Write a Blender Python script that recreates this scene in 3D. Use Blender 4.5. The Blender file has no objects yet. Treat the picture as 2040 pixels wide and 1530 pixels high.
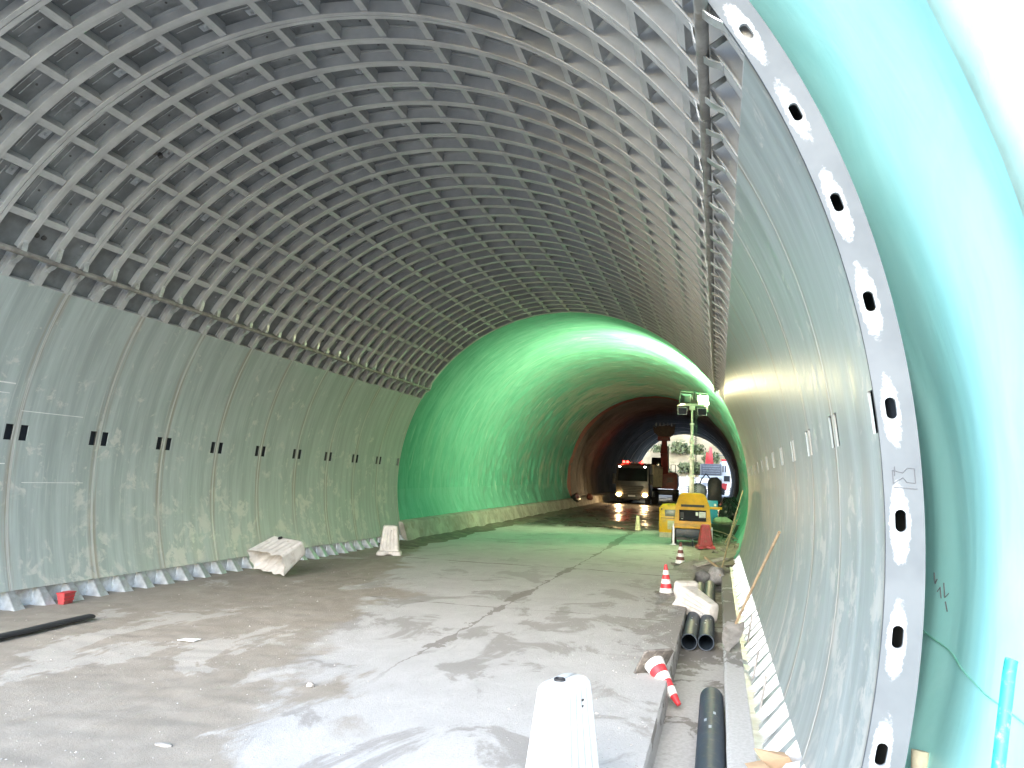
import bpy, bmesh, math, random
import numpy as np
from mathutils import Vector, Matrix, noise, Euler

random.seed(7)
R_ = math.radians
PI = math.pi
sc = bpy.context.scene
COL = sc.collection

# ------------------------------------------------------------------ camera, sky, sun, exposure
cam_d = bpy.data.cameras.new('camera')
cam = bpy.data.objects.new('camera', cam_d)
COL.objects.link(cam)
cam_d.sensor_width = 36.0
cam_d.lens = 27.0
cam_d.clip_start = 0.05
cam_d.clip_end = 2000
CAMP = Vector((4.3802, 0.0, 0.1537))
FW = Vector((-0.25996149, 0.95773633, 0.12313065))
RT = Vector((0.96561579, 0.25751018, 0.03570241))
UP = Vector((-0.0024861, -0.12817815, 0.99174804))
M = Matrix(((RT.x, UP.x, -FW.x), (RT.y, UP.y, -FW.y), (RT.z, UP.z, -FW.z))).to_4x4()
M.translation = CAMP
cam.matrix_world = M
sc.camera = cam

SUN_DIR = Vector((0.06, 0.87, -0.46)).normalized()     # the way the light travels
wd = bpy.data.worlds.new('World')
sc.world = wd
wd.use_nodes = True
wn = wd.node_tree
wn.nodes.clear()
w_out = wn.nodes.new('ShaderNodeOutputWorld')
w_bg = wn.nodes.new('ShaderNodeBackground')
w_sky = wn.nodes.new('ShaderNodeTexSky')
w_sky.sky_type = 'NISHITA'
w_sky.sun_disc = False
w_sky.sun_elevation = math.asin(-SUN_DIR.z)
w_sky.sun_rotation = math.atan2(-SUN_DIR.x, -SUN_DIR.y)
w_sky.air_density = 1.0
w_sky.dust_density = 0.8
w_sky.ozone_density = 1.0
w_bg.inputs['Strength'].default_value = 0.15
wn.links.new(w_sky.outputs[0], w_bg.inputs['Color'])
wn.links.new(w_bg.outputs[0], w_out.inputs['Surface'])

sun_d = bpy.data.lights.new('sun', 'SUN')
sun = bpy.data.objects.new('sun', sun_d)
COL.objects.link(sun)
sun_d.energy = 0.52
sun_d.angle = R_(50)
sun_d.color = (1.0, 0.99, 0.975)
sun.rotation_euler = SUN_DIR.to_track_quat('-Z', 'Y').to_euler()
sun.location = (-20, -30, 30)

vs = sc.view_settings
vs.view_transform = 'Standard'
vs.look = 'None'
vs.gamma = 1.0
vs.use_curve_mapping = False
vs.exposure = 2.95
sc.cycles.max_bounces = 10
sc.cycles.diffuse_bounces = 6
sc.cycles.glossy_bounces = 4
sc.cycles.use_denoising = True

# ------------------------------------------------------------------ helpers
class NT:
    """small wrapper to write node trees"""
    def __init__(self, name):
        self.m = bpy.data.materials.new(name)
        self.m.use_nodes = True
        self.t = self.m.node_tree
        self.t.nodes.clear()
        self.out = self.t.nodes.new('ShaderNodeOutputMaterial')
        self.b = self.t.nodes.new('ShaderNodeBsdfPrincipled')
        self.t.links.new(self.b.outputs[0], self.out.inputs['Surface'])
    def n(self, typ, **kw):
        x = self.t.nodes.new(typ)
        for k, v in kw.items():
            setattr(x, k, v)
        return x
    def put(self, sock, v):
        if isinstance(v, bpy.types.NodeSocket):
            self.t.links.new(v, sock)
        elif v is not None:
            if sock.type == 'RGBA' and not isinstance(v, (int, float)):
                v = (*v[:3], 1.0)
            elif sock.type == 'RGBA':
                v = (v, v, v, 1.0)
            sock.default_value = v
    def math(self, op, a, b=None, c=None, clamp=False):
        x = self.n('ShaderNodeMath', operation=op)
        x.use_clamp = clamp
        self.put(x.inputs[0], a)
        if b is not None: self.put(x.inputs[1], b)
        if c is not None: self.put(x.inputs[2], c)
        return x.outputs[0]
    def coord(self):
        return self.n('ShaderNodeTexCoord').outputs['Object']
    def sep(self, v):
        x = self.n('ShaderNodeSeparateXYZ')
        self.put(x.inputs[0], v)
        return x.outputs
    def comb(self, x, y, z):
        c = self.n('ShaderNodeCombineXYZ')
        for i, v in enumerate((x, y, z)):
            self.put(c.inputs[i], v)
        return c.outputs[0]
    def vscale(self, v, s):
        x = self.n('ShaderNodeVectorMath', operation='MULTIPLY')
        self.put(x.inputs[0], v)
        x.inputs[1].default_value = s
        return x.outputs[0]
    def noise(self, v, scale=1.0, detail=4, rough=0.55, dist=0.0):
        x = self.n('ShaderNodeTexNoise')
        self.put(x.inputs['Vector'], v)
        x.inputs['Scale'].default_value = scale
        x.inputs['Detail'].default_value = detail
        x.inputs['Roughness'].default_value = rough
        x.inputs['Distortion'].default_value = dist
        return x.outputs['Fac']
    def step(self, v, lo, hi):
        x = self.n('ShaderNodeMapRange', interpolation_type='SMOOTHSTEP')
        self.put(x.inputs['Value'], v)
        x.inputs['From Min'].default_value = lo
        x.inputs['From Max'].default_value = hi
        return x.outputs[0]
    def mix(self, f, a, b):
        x = self.n('ShaderNodeMix', data_type='RGBA')
        self.put(x.inputs[0], f)
        self.put(x.inputs[6], a)
        self.put(x.inputs[7], b)
        return x.outputs[2]
    def bump(self, h, strength=0.3, dist=0.02):
        x = self.n('ShaderNodeBump')
        x.inputs['Strength'].default_value = strength
        x.inputs['Distance'].default_value = dist
        self.put(x.inputs['Height'], h)
        self.put(self.b.inputs['Normal'], x.outputs[0])
    def set(self, **kw):
        for k, v in kw.items():
            self.put(self.b.inputs[k.replace('_', ' ')], v)
        return self.m

def plain(name, col, rough=0.6, metal=0.0, var=0.25, scale=6.0, dirt=None, bump=0.1):
    """a plain coloured surface with blotchy variation, dirt and fine relief"""
    t = NT(name)
    c = t.coord()
    n1 = t.noise(c, scale, 5, 0.6)
    n2 = t.noise(c, scale * 6, 3, 0.6)
    dark = tuple(x * (1 - var) for x in col)
    light = tuple(min(1, x * (1 + var * .6)) for x in col)
    k = t.mix(t.step(n1, .3, .7), dark, light)
    if dirt:
        k = t.mix(t.math('MULTIPLY', t.step(t.noise(c, scale * 1.7, 6, 0.65), .52, .7), .75), k, dirt)
    t.bump(n2, bump, .01)
    return t.set(Base_Color=k, Roughness=t.math('ADD', t.math('MULTIPLY', n1, .25), rough - .12), Metallic=metal)

def emit(name, col, s):
    t = NT(name)
    t.b.inputs['Emission Color'].default_value = (*col, 1)
    t.b.inputs['Emission Strength'].default_value = s
    return t.set(Base_Color=col, Roughness=.4)

class MB:
    def __init__(self):
        self.v = []; self.f = []
    def add(self, vs_, fs):
        o = len(self.v)
        self.v += [tuple(p) for p in vs_]
        self.f += [tuple(i + o for i in q) for q in fs]
        return self
    def box(self, lo, hi):
        x0, y0, z0 = lo; x1, y1, z1 = hi
        return self.add([(x0,y0,z0),(x1,y0,z0),(x1,y1,z0),(x0,y1,z0),(x0,y0,z1),(x1,y0,z1),(x1,y1,z1),(x0,y1,z1)],
                        [(3,2,1,0),(4,5,6,7),(0,1,5,4),(1,2,6,5),(2,3,7,6),(3,0,4,7)])
    def hexa(self, p):          # 8 corners, bottom loop then top loop
        return self.add(p, [(3,2,1,0),(4,5,6,7),(0,1,5,4),(1,2,6,5),(2,3,7,6),(3,0,4,7)])
    def prism(self, poly, axis, a, b):
        """poly: 2D loop; axis 0/1/2 is the direction it is pushed along"""
        n = len(poly)
        def P(q, t):
            l = [q[0], q[1]]; l.insert(axis, t); return tuple(l)
        vs_ = [P(q, a) for q in poly] + [P(q, b) for q in poly]
        fs = [tuple(range(n))[::-1], tuple(range(n, 2*n))] + [(i, (i+1) % n, n+(i+1) % n, n+i) for i in range(n)]
        return self.add(vs_, fs)
    def tube(self, pts, r, n=8, caps=True, r1=None):
        pts = [Vector(p) for p in pts]
        rings = []
        prev = None
        for i, p in enumerate(pts):
            d = (pts[min(i+1, len(pts)-1)] - pts[max(i-1, 0)]).normalized()
            if prev is None:
                a = d.cross(Vector((0,0,1)))
                if a.length < .1: a = d.cross(Vector((1,0,0)))
            else:
                a = prev - d * prev.dot(d)
            a.normalize(); prev = a
            b = d.cross(a)
            rr = r if r1 is None else r + (r1 - r) * i / (len(pts)-1)
            rings.append([p + (a*math.cos(2*PI*k/n) + b*math.sin(2*PI*k/n))*rr for k in range(n)])
        return self.rings(rings, caps)
    def rings(self, rings, caps=True):
        n = len(rings[0]); o = len(self.v)
        for r in rings: self.v += [tuple(p) for p in r]
        for i in range(len(rings)-1):
            for k in range(n):
                a = o+i*n+k; b = o+i*n+(k+1) % n
                self.f.append((a, b, b+n, a+n))
        if caps:
            self.f.append(tuple(o+k for k in range(n))[::-1])
            self.f.append(tuple(o+(len(rings)-1)*n+k for k in range(n)))
        return self
    def lathe(self, prof, n=20, c=(0,0,0), axis=2):
        rings = []
        for r, h in prof:
            ring = []
            for k in range(n):
                a = 2*PI*k/n
                p = [r*math.cos(a), r*math.sin(a)]
                p.insert(axis, h)
                ring.append((p[0]+c[0], p[1]+c[1], p[2]+c[2]))
            rings.append(ring)
        return self.rings(rings)
    def mesh(self, name, mat, smooth=False, bevel=0, fix=True):
        me = bpy.data.meshes.new(name)
        me.from_pydata(self.v, [], self.f)
        if bevel or fix:
            bm = bmesh.new(); bm.from_mesh(me)
            if bevel:
                bmesh.ops.remove_doubles(bm, verts=bm.verts, dist=1e-5)
                es = [e for e in bm.edges if len(e.link_faces) == 2 and e.calc_face_angle(0) > .5]
                bmesh.ops.bevel(bm, geom=es, offset=bevel, segments=2, affect='EDGES', profile=.5, clamp_overlap=True)
            bmesh.ops.recalc_face_normals(bm, faces=bm.faces)
            bm.to_mesh(me); bm.free()
        me.materials.append(mat)
        if smooth or bevel:
            me.polygons.foreach_set('use_smooth', [True]*len(me.polygons))
            if hasattr(me, 'set_sharp_from_angle'):
                me.set_sharp_from_angle(angle=R_(35))
        return me
    def build(self, name, mat, parent=None, smooth=False, bevel=0, fix=True):
        return link(name, self.mesh(name, mat, smooth, bevel, fix), parent)

def link(name, me, parent=None):
    o = bpy.data.objects.new(name, me)
    COL.objects.link(o)
    if parent is not None: o.parent = parent
    return o

def tag(o, label=None, cat=None, group=None, kind=None):
    if label: o['label'] = label
    if cat: o['category'] = cat
    if group: o['group'] = group
    if kind: o['kind'] = kind
    return o

def thing(name, label, cat, loc=(0,0,0), rz=0, group=None):
    o = bpy.data.objects.new(name, None)
    COL.objects.link(o)
    o.location = loc
    o.rotation_euler = (0, 0, rz)
    return tag(o, label, cat, group)

def pol(r, ph, y):
    """a point of the tunnel cylinder; ph in degrees from the crown, + to the right"""
    a = R_(ph)
    return (r*math.sin(a), y, r*math.cos(a))

# ------------------------------------------------------------------ layout
RIN, ROUT = 5.17, 5.36
Y0, PAN, NP = 4.12, 1.5, 12             # first seam, panel length, panels
YE = Y0 + PAN*NP
PH_TOP, PH_BOT = 60.8, 108.0
HINGE = 56.6
GZ = -1.87
GUT_X0, GUT_X1, GUT_Z = 3.862, 4.452, -2.15
GUT_END = 20.6
def rise(y): return max(0.0, y - 22.0) * 0.0115
def gz(y): return GZ + rise(y)
def cxp(y): return max(0.0, y - 22.0) * 0.0072

# ------------------------------------------------------------------ materials
def phi_arc(t, c):
    x, y, z = t.sep(c)
    return t.math('ARCTAN2', x, z), y

def steel_mat():
    t = NT('bare_formwork_steel')
    c = t.coord()
    ph, y = phi_arc(t, c)
    n1 = t.noise(t.vscale(c, (1, 1, 1)), 1.6, 6, .65)
    n2 = t.noise(c, 14, 4, .6)
    streak = t.noise(t.comb(t.math('MULTIPLY', ph, 3.0), t.math('MULTIPLY', y, 9.0), 0.0), 1.0, 5, .6)
    col = t.mix(t.step(n1, .3, .72), (.36, .362, .358), (.50, .50, .49))
    col = t.mix(t.math('MULTIPLY', t.step(streak, .5, .75), .5), col, (.24, .225, .20))
    col = t.mix(t.math('MULTIPLY', t.step(n2, .6, .75), .35), col, (.52, .51, .48))
    t.bump(n2, .12, .01)
    return t.set(Base_Color=col, Metallic=.12, Roughness=t.math('ADD', t.math('MULTIPLY', n1, .3), .33))
STEEL = steel_mat()
SKIN = plain('formwork_skin_steel', (.225, .235, .235), .5, .12, .4, 1.3, (.11, .112, .11), .12)  # darker than the ribs: the recess shade is put into the colour

def wall_mat():
    t = NT('scraped_wall_steel')
    c = t.coord()
    ph, y = phi_arc(t, c)
    arc = t.math('MULTIPLY', ph, RIN)
    fine = t.noise(t.comb(t.math('MULTIPLY', arc, .9), t.math('MULTIPLY', y, 26.0), 0.0), 1.0, 6, .62)
    broad = t.noise(t.comb(t.math('MULTIPLY', arc, .45), t.math('MULTIPLY', y, 5.0), 3.0), 1.0, 5, .6)
    blot = t.noise(c, 1.1, 6, .68, .6)
    blot2 = t.noise(c, 3.2, 6, .7, .4)
    seam = t.math('PINGPONG', t.math('SUBTRACT', y, Y0), PAN/2)
    col = t.mix(t.step(broad, .32, .7), (.30, .337, .328), (.405, .452, .44))
    col = t.mix(t.math('MULTIPLY', t.step(fine, .55, .75), .5), col, (.60, .61, .60))
    col = t.mix(t.math('MULTIPLY', t.step(fine, .46, .3), .3), col, (.27, .275, .265))
    # cement left on the plate: pale splashes, more of them low down
    low = t.step(ph, 1.2, 1.85)
    lowl = t.step(t.math('MULTIPLY', ph, -1.0), 1.2, 1.85)
    lowm = t.math('ADD', low, lowl, clamp=True)
    spl = t.step(t.math('ADD', t.math('MULTIPLY', lowm, .10), blot2), .575, .65)
    spl = t.math('MULTIPLY', spl, t.step(blot, .43, .56))
    col = t.mix(t.math('MULTIPLY', spl, .75), col, (.55, .54, .50))
    # rubbed brownish bands beside each seam, bright worn arris at the joint
    near = t.step(seam, .12, .035)
    band = t.math('MULTIPLY', near, t.step(t.noise(t.comb(t.math('MULTIPLY', arc, .8), t.math('MULTIPLY', y, 14.0), 9.0), 1.0, 4, .6), .38, .6))
    col = t.mix(t.math('MULTIPLY', band, .8), col, (.285, .25, .205))
    col = t.mix(t.math('MULTIPLY', t.step(seam, .023, .016), .7), col, (.55, .545, .52))
    t.bump(t.math('ADD', fine, t.math('MULTIPLY', blot2, .4)), .10, .006)
    return t.set(Base_Color=col, Metallic=.15, Roughness=t.math('ADD', t.math('MULTIPLY', broad, .4), .27))
WALL = wall_mat()

def flange_mat():
    t = NT('primed_flange_steel')
    c = t.coord()
    x, y, z = t.sep(c)
    ph = t.math('MULTIPLY', t.math('ARCTAN2', x, z), 180/PI)
    rr = t.math('SQRT', t.math('ADD', t.math('MULTIPLY', x, x), t.math('MULTIPLY', z, z)))
    n = t.noise(c, 22, 5, .7)
    nb = t.noise(c, 2.3, 4, .6)
    # ground, bare bright patch through every bolt slot
    k = t.math('ABSOLUTE', t.math('SUBTRACT', t.math('FRACT', t.math('DIVIDE', t.math('SUBTRACT', ph, 59.9 - 2.985), 5.97)), .5))
    d2 = t.math('ADD', t.math('POWER', t.math('DIVIDE', k, .34), 2.0), t.math('POWER', t.math('DIVIDE', t.math('SUBTRACT', rr, 5.222), .042), 2.0))
    d2 = t.math('ADD', d2, t.math('ADD', t.math('MULTIPLY', t.math('SUBTRACT', n, .5), 1.6), t.math('MULTIPLY', t.math('SUBTRACT', nb, .5), 2.6)))
    m = t.math('MULTIPLY', t.step(t.math('ADD', d2, t.math('MULTIPLY', t.math('SUBTRACT', n, .5), .8)), 1.35, .55), .9)
    col = t.mix(t.step(nb, .3, .7), (.10, .11, .121), (.13, .14, .151))
    col = t.mix(m, col, (.42, .43, .44))
    t.bump(n, .06, .004)
    t.b.inputs['Specular IOR Level'].default_value = .25
    return t.set(Base_Color=col, Metallic=0.0, Roughness=.6)
FLANGE = flange_mat()
GALV = plain('galvanised_plate', (.53, .55, .56), .42, .5, .3, 5.0, (.33, .31, .28), .15)
DARKSTEEL = plain('dark_sooty_steel', (.10, .095, .09), .55, .4, .4, 6, None, .1)
RUSTPIPE = plain('dusty_pipe_steel', (.30, .285, .265), .55, .35, .35, 5, (.2, .17, .14), .25)

def membrane_mat(name, light=False, near=False):
    t = NT(name)
    c = t.coord()
    ph, y = phi_arc(t, c)
    arc = t.math('MULTIPLY', ph, 5.5)
    w = t.noise(t.comb(t.math('MULTIPLY', arc, .75), t.math('MULTIPLY', y, 3.6), 0.0), 1.0, 3, .5, .8)
    w2 = t.noise(t.comb(t.math('MULTIPLY', arc, 1.1), t.math('MULTIPLY', y, 3.0), 5.0), 1.0, 5, .6, .8)
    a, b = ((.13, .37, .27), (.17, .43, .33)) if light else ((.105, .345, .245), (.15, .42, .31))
    if near: a, b = (.34, .72, .69), (.40, .77, .74)  # same sheet made paler, with the daylight put into its colour
    col = t.mix(t.step(w2, .3, .7), a, b)
    if not near:                # glints painted as thin pale streaks along the arc
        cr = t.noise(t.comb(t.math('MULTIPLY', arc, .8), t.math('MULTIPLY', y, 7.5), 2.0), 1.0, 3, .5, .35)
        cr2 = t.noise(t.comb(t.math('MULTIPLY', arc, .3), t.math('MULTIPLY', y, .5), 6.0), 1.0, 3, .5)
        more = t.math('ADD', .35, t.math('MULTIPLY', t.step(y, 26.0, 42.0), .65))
        glint = t.math('MULTIPLY', t.math('MULTIPLY', t.step(cr, .62, .69), t.step(cr2, .40, .58)), more)
        col = t.mix(t.math('MULTIPLY', glint, .75), col, (.50, .66, .55))
    t.bump(t.math('ADD', w, t.math('MULTIPLY', w2, .8)), .12 if near else .55, .045)
    t.b.inputs['Specular IOR Level'].default_value = .3 if near else .005
    if not near:             # a thin even sheen for the taut plastic
        g = t.n('ShaderNodeBsdfGlossy'); g.inputs['Roughness'].default_value = .28
        t.put(g.inputs['Normal'], t.b.inputs['Normal'].links[0].from_socket)
        mx = t.n('ShaderNodeMixShader'); mx.inputs[0].default_value = .016
        t.t.links.new(t.b.outputs[0], mx.inputs[1]); t.t.links.new(g.outputs[0], mx.inputs[2])
        t.t.links.new(mx.outputs[0], t.out.inputs['Surface'])
    return t.set(Base_Color=col, Roughness=.6 if light else .42)
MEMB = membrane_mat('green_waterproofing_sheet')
MEMB_N = membrane_mat('daylit_waterproofing_sheet', False, True)
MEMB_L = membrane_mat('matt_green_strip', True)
FLEECE = plain('white_fleece', (.78, .79, .78), .9, 0, .12, 3, None, .3)
REDFELT = plain('red_brown_fleece', (.24, .06, .035), .85, 0, .45, 2.2, (.07, .035, .03), .5)

def shot_mat():
    t = NT('dark_sprayed_concrete')
    c = t.coord()
    ph, y = phi_arc(t, c)
    n = t.noise(c, .55, 7, .7)
    n2 = t.noise(c, 5, 6, .7)
    ring = t.noise(t.comb(t.math('MULTIPLY', ph, 1.2), t.math('MULTIPLY', y, 1.5), 0.0), 1.0, 4, .6)
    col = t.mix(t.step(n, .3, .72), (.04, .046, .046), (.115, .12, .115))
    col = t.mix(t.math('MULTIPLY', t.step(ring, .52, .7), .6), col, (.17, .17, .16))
    t.bump(n2, .7, .06)
    return t.set(Base_Color=col, Roughness=.85)
SHOT = shot_mat()
SHOT_L = plain('pale_sprayed_concrete', (.52, .51, .48), .9, 0, .25, 1.5, (.35, .33, .3), .6)
CONC = plain('kerb_concrete', (.36, .345, .30), .85, 0, .3, 1.8, (.22, .19, .15), .4)

def road_mat():
    t = NT('dusty_concrete_road')
    c = t.coord()
    x, y, z = t.sep(c)
    n_big = t.noise(t.vscale(c, (1.0, .55, 1)), .85, 6, .62, .5)
    n_mid = t.noise(t.vscale(c, (1.0, .7, 1)), 2.1, 7, .68, .6)
    n_fine = t.noise(c, 38, 4, .7)
    n_grit = t.noise(c, 120, 2, .6)
    edge = t.math('SUBTRACT', x, t.math('SUBTRACT', 3.05, t.math('MULTIPLY', y, .345)))       # >0 on the slab
    slab = t.step(t.math('ADD', edge, t.math('MULTIPLY', t.math('SUBTRACT', n_big, .5), 4.5)), -.3, .3)
    dirt = t.mix(t.step(n_mid, .3, .7), (.25, .218, .176), (.31, .276, .23))
    pale = t.step(t.math('ADD', n_big, t.math('MULTIPLY', n_mid, .35)), .76, .80)
    dirt = t.mix(t.math('MULTIPLY', pale, .85), dirt, (.40, .372, .33))
    con = t.mix(t.step(n_mid, .25, .75), (.40, .387, .368), (.465, .452, .432))
    wet_n = t.noise(t.comb(t.math('MULTIPLY', x, 1.0), t.math('MULTIPLY', y, .62), 4.0), 1.05, 7, .66, .7)
    damp = t.math('MULTIPLY', t.step(wet_n, .535, .60), t.math('SUBTRACT', 1.0, t.math('MULTIPLY', t.step(y, 12.0, 20.0), .5)))
    con = t.mix(t.math('MULTIPLY', damp, .85), con, (.275, .258, .238))
    # dirt caught in the slab joints: one along, others across
    jl = t.math('ABSOLUTE', t.math('SUBTRACT', x, t.math('ADD', 1.05, t.math('MULTIPLY', t.math('SUBTRACT', n_mid, .5), .25))))
    jw = t.math('ADD', .012, t.math('MULTIPLY', t.step(n_big, .42, .62), .16))
    jm = t.math('LESS_THAN', jl, jw)
    ja = t.math('PINGPONG', t.math('ADD', y, t.math('MULTIPLY', t.math('SUBTRACT', n_mid, .5), .2)), 3.02)
    jm2 = t.math('LESS_THAN', ja, t.math('ADD', .008, t.math('MULTIPLY', t.step(n_big, .45, .6), .05)))
    jj = t.math('MULTIPLY', t.math('MAXIMUM', jm, jm2), t.step(y, 6.5, 9.0))
    con = t.mix(t.math('MULTIPLY', jj, .8), con, (.19, .17, .15))
    # dirt along the gutter edge
    ge = t.step(t.math('ADD', x, t.math('MULTIPLY', t.math('SUBTRACT', n_mid, .5), 3.6)), 3.2, 3.7)
    ge = t.math('MULTIPLY', ge, t.step(y, 8.0, 10.5))
    con = t.mix(t.math('MULTIPLY', ge, .8), con, (.22, .20, .18))
    col = t.mix(slab, dirt, con)
    col = t.mix(t.math('MULTIPLY', t.step(n_grit, .66, .74), .4), col, (.62, .59, .55))
    col = t.mix(t.math('MULTIPLY', t.step(n_fine, .5, .28), .35), col, (.2, .175, .15))
    wet = t.step(t.math('ADD', y, t.math('MULTIPLY', t.math('SUBTRACT', n_big, .5), 9.0)), 31.0, 34.0)
    pud = t.math('MULTIPLY', wet, t.step(n_big, .44, .56))
    col = t.mix(wet, col, (.075, .068, .058))
    rough = t.math('SUBTRACT', t.math('SUBTRACT', .9, t.math('MULTIPLY', damp, .12)), t.math('ADD', t.math('MULTIPLY', wet, .25), t.math('MULTIPLY', pud, .36)))
    h = t.math('ADD', t.math('MULTIPLY', n_fine, .5), t.math('ADD', t.math('MULTIPLY', n_grit, .3), n_mid))
    t.bump(t.math('MULTIPLY', h, t.math('SUBTRACT', 1.0, t.math('MULTIPLY', pud, .9))), .55, .012)
    return t.set(Base_Color=col, Roughness=rough)
ROAD = road_mat()

def gut_mat():
    t = NT('gutter_concrete')
    c = t.coord()
    n = t.noise(t.vscale(c, (1, .6, 1)), 2.0, 7, .66, .6)
    f = t.noise(c, 30, 4, .65)
    x, y, z = t.sep(c)
    col = t.mix(t.step(f, .3, .7), (.40, .39, .37), (.50, .49, .475))
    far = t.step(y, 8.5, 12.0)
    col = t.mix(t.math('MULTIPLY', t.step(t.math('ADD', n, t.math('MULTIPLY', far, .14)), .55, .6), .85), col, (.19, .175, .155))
    t.bump(t.math('ADD', n, f), .35, .012)
    return t.set(Base_Color=col, Roughness=.85)
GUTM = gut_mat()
SOIL = plain('pale_site_ground', (.40, .37, .32), .95, 0, .3, .35, (.28, .25, .2), .5)
MUD = plain('damp_mud', (.15, .128, .098), .8, 0, .4, 1.6, (.26, .23, .18), .8)
ROCK = plain('pale_rock_face', (.21, .18, .115), .95, 0, .4, .25, (.10, .105, .05), .8)

WHITEPL = plain('white_plastic', (.60, .605, .605), .42, 0, .06, 4, None, .04)
DUSTPL = plain('dusty_white_plastic', (.60, .57, .53), .55, 0, .15, 5, (.42, .37, .31), .15)
REDPL = plain('faded_red_plastic', (.42, .055, .06), .5, 0, .25, 5, (.25, .1, .08), .1)
BLACKPL = plain('black_pipe_plastic', (.032, .05, .072), .55, 0, .25, 7, (.09, .095, .1), .08)
RUBBER = plain('black_rubber', (.03, .03, .03), .8, 0, .3, 8, (.1, .09, .08), .3)
CONERED = plain('cone_red', (.62, .035, .045), .45, 0, .2, 10, (.3, .1, .08), .05)
CONEWHITE = plain('cone_white', (.78, .76, .73), .45, 0, .12, 10, (.45, .4, .35), .05)
CONEDIRT = plain('cone_dirty_foot', (.15, .135, .12), .85, 0, .4, 12, (.32, .29, .25), .4)
YELLOW = plain('yellow_machine_paint', (.68, .35, .018), .38, 0, .15, 3, (.35, .23, .06), .05)
YELLOW2 = plain('bright_yellow_paint', (.74, .40, .012), .38, 0, .12, 3, (.4, .26, .06), .05)
NAVY = plain('dark_blue_frame_paint', (.02, .035, .05), .45, 0, .3, 4, (.07, .065, .06), .1)
BLUE = plain('blue_cabinet_paint', (.015, .24, .38), .45, 0, .15, 4, None, .05)
MASTC = plain('mast_steel', (.52, .53, .45), .4, .4, .2, 6, None, .05)
GLASSD = plain('dark_glass', (.01, .012, .016), .12, 0, .1, 2, None, 0)
LABELW = plain('white_sticker', (.75, .75, .73), .5, 0, .1, 9, None, 0)
BLACK = plain('black_trim', (.018, .018, .02), .5, 0, .3, 6, None, .08)
CABPAINT = plain('grey_cab_paint', (.055, .055, .056), .35, .2, .15, 2, (.1, .09, .08), .05)
TIPPER = plain('cream_tipper_paint', (.52, .45, .31), .55, 0, .2, 2, (.3, .24, .16), .1)
EXCRED = plain('dull_red_machine_paint', (.26, .06, .05), .45, 0, .3, 2, (.12, .05, .04), .1)
WHITEP = plain('white_vehicle_paint', (.74, .73, .72), .4, 0, .12, 2, None, .03)
REDP = plain('red_vehicle_paint', (.6, .05, .05), .4, 0, .15, 2, None, .03)
WOOD = plain('weathered_wood', (.40, .29, .18), .8, 0, .3, 9, (.25, .19, .13), .3)
CARD = plain('brown_cardboard', (.46, .32, .20), .85, 0, .15, 6, None, .15)
PAPER = plain('white_paper', (.72, .71, .68), .8, 0, .1, 6, None, .1)
STONE = plain('pale_stone', (.33, .31, .285), .9, 0, .3, 14, None, .5)
BAGC = plain('grey_sack_cloth', (.36, .345, .33), .85, 0, .3, 9, (.22, .2, .18), .5)
GREENPOLE = plain('turquoise_pole_paint', (.03, .42, .38), .5, 0, .3, 9, (.35, .45, .40), .15)
LEAF = plain('dusty_leaf', (.085, .105, .045), .8, 0, .5, 3, None, 0)
TRUNK = plain('shrub_stem', (.16, .12, .08), .9, 0, .3, 8, None, .3)
BUILDW = plain('white_render_wall', (.70, .68, .66), .85, 0, .1, .6, None, .1)
FENCEC = plain('pale_fence_metal', (.5, .5, .5), .5, .2, .2, 4, None, .05)
LAMPON = emit('lit_floodlight', (1.0, .86, .42), 30)
HEADON = emit('lit_headlamp', (1.0, .6, .22), 15)
REDON = emit('lit_red_beacon', (1.0, .03, .02), 3)
MARKON = emit('lit_marker_lamp', (1.0, .95, .9), 8)
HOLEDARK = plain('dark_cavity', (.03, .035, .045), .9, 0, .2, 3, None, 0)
CHALK = plain('grey_marker_line', (.10, .10, .11), .9, 0, .1, 9, None, 0)

# ------------------------------------------------------------------ ground, road, gutter
def grid(name, xs, ys, zf, mat, parent=None, xf=None):
    xs = list(xs); ys = list(ys)
    v = []
    for y in ys:
        for x in xs:
            xx = x if xf is None else xf(x, y)
            v.append((xx, y, zf(xx, y)))
    n = len(xs)
    f = [(j*n+i, j*n+i+1, (j+1)*n+i+1, (j+1)*n+i) for j in range(len(ys)-1) for i in range(n-1)]
    mb = MB(); mb.v = v; mb.f = f
    return mb.build(name, mat, parent, smooth=True, fix=False)

def frange(a, b, s):
    n = max(1, int(round((b-a)/s)))
    return [a + (b-a)*i/n for i in range(n+1)]

def base_z(x, y):
    if y < 90: return -2.6
    t = min(1, (y-90)/2.6)
    return -2.6 + t*(gz(92)-.012+2.6)
tag(grid('ground', frange(-500, 500, 50), frange(-400, 80, 60) + [89, 90, 91, 92, 92.6, 95, 110, 140, 200, 400, 900], base_z, SOIL), 'pale dusty ground of the site', kind='structure')
apron = MB().box((-30, -60, -2.3), (GUT_X0-.02, -3.0, GZ-.01))
apron.box((GUT_X1+.02, -60, -2.3), (30, -3.0, GZ-.01))
tag(apron.build('forecourt_ground', SOIL), 'dusty ground in front of the tunnel mouth', kind='structure')

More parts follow.
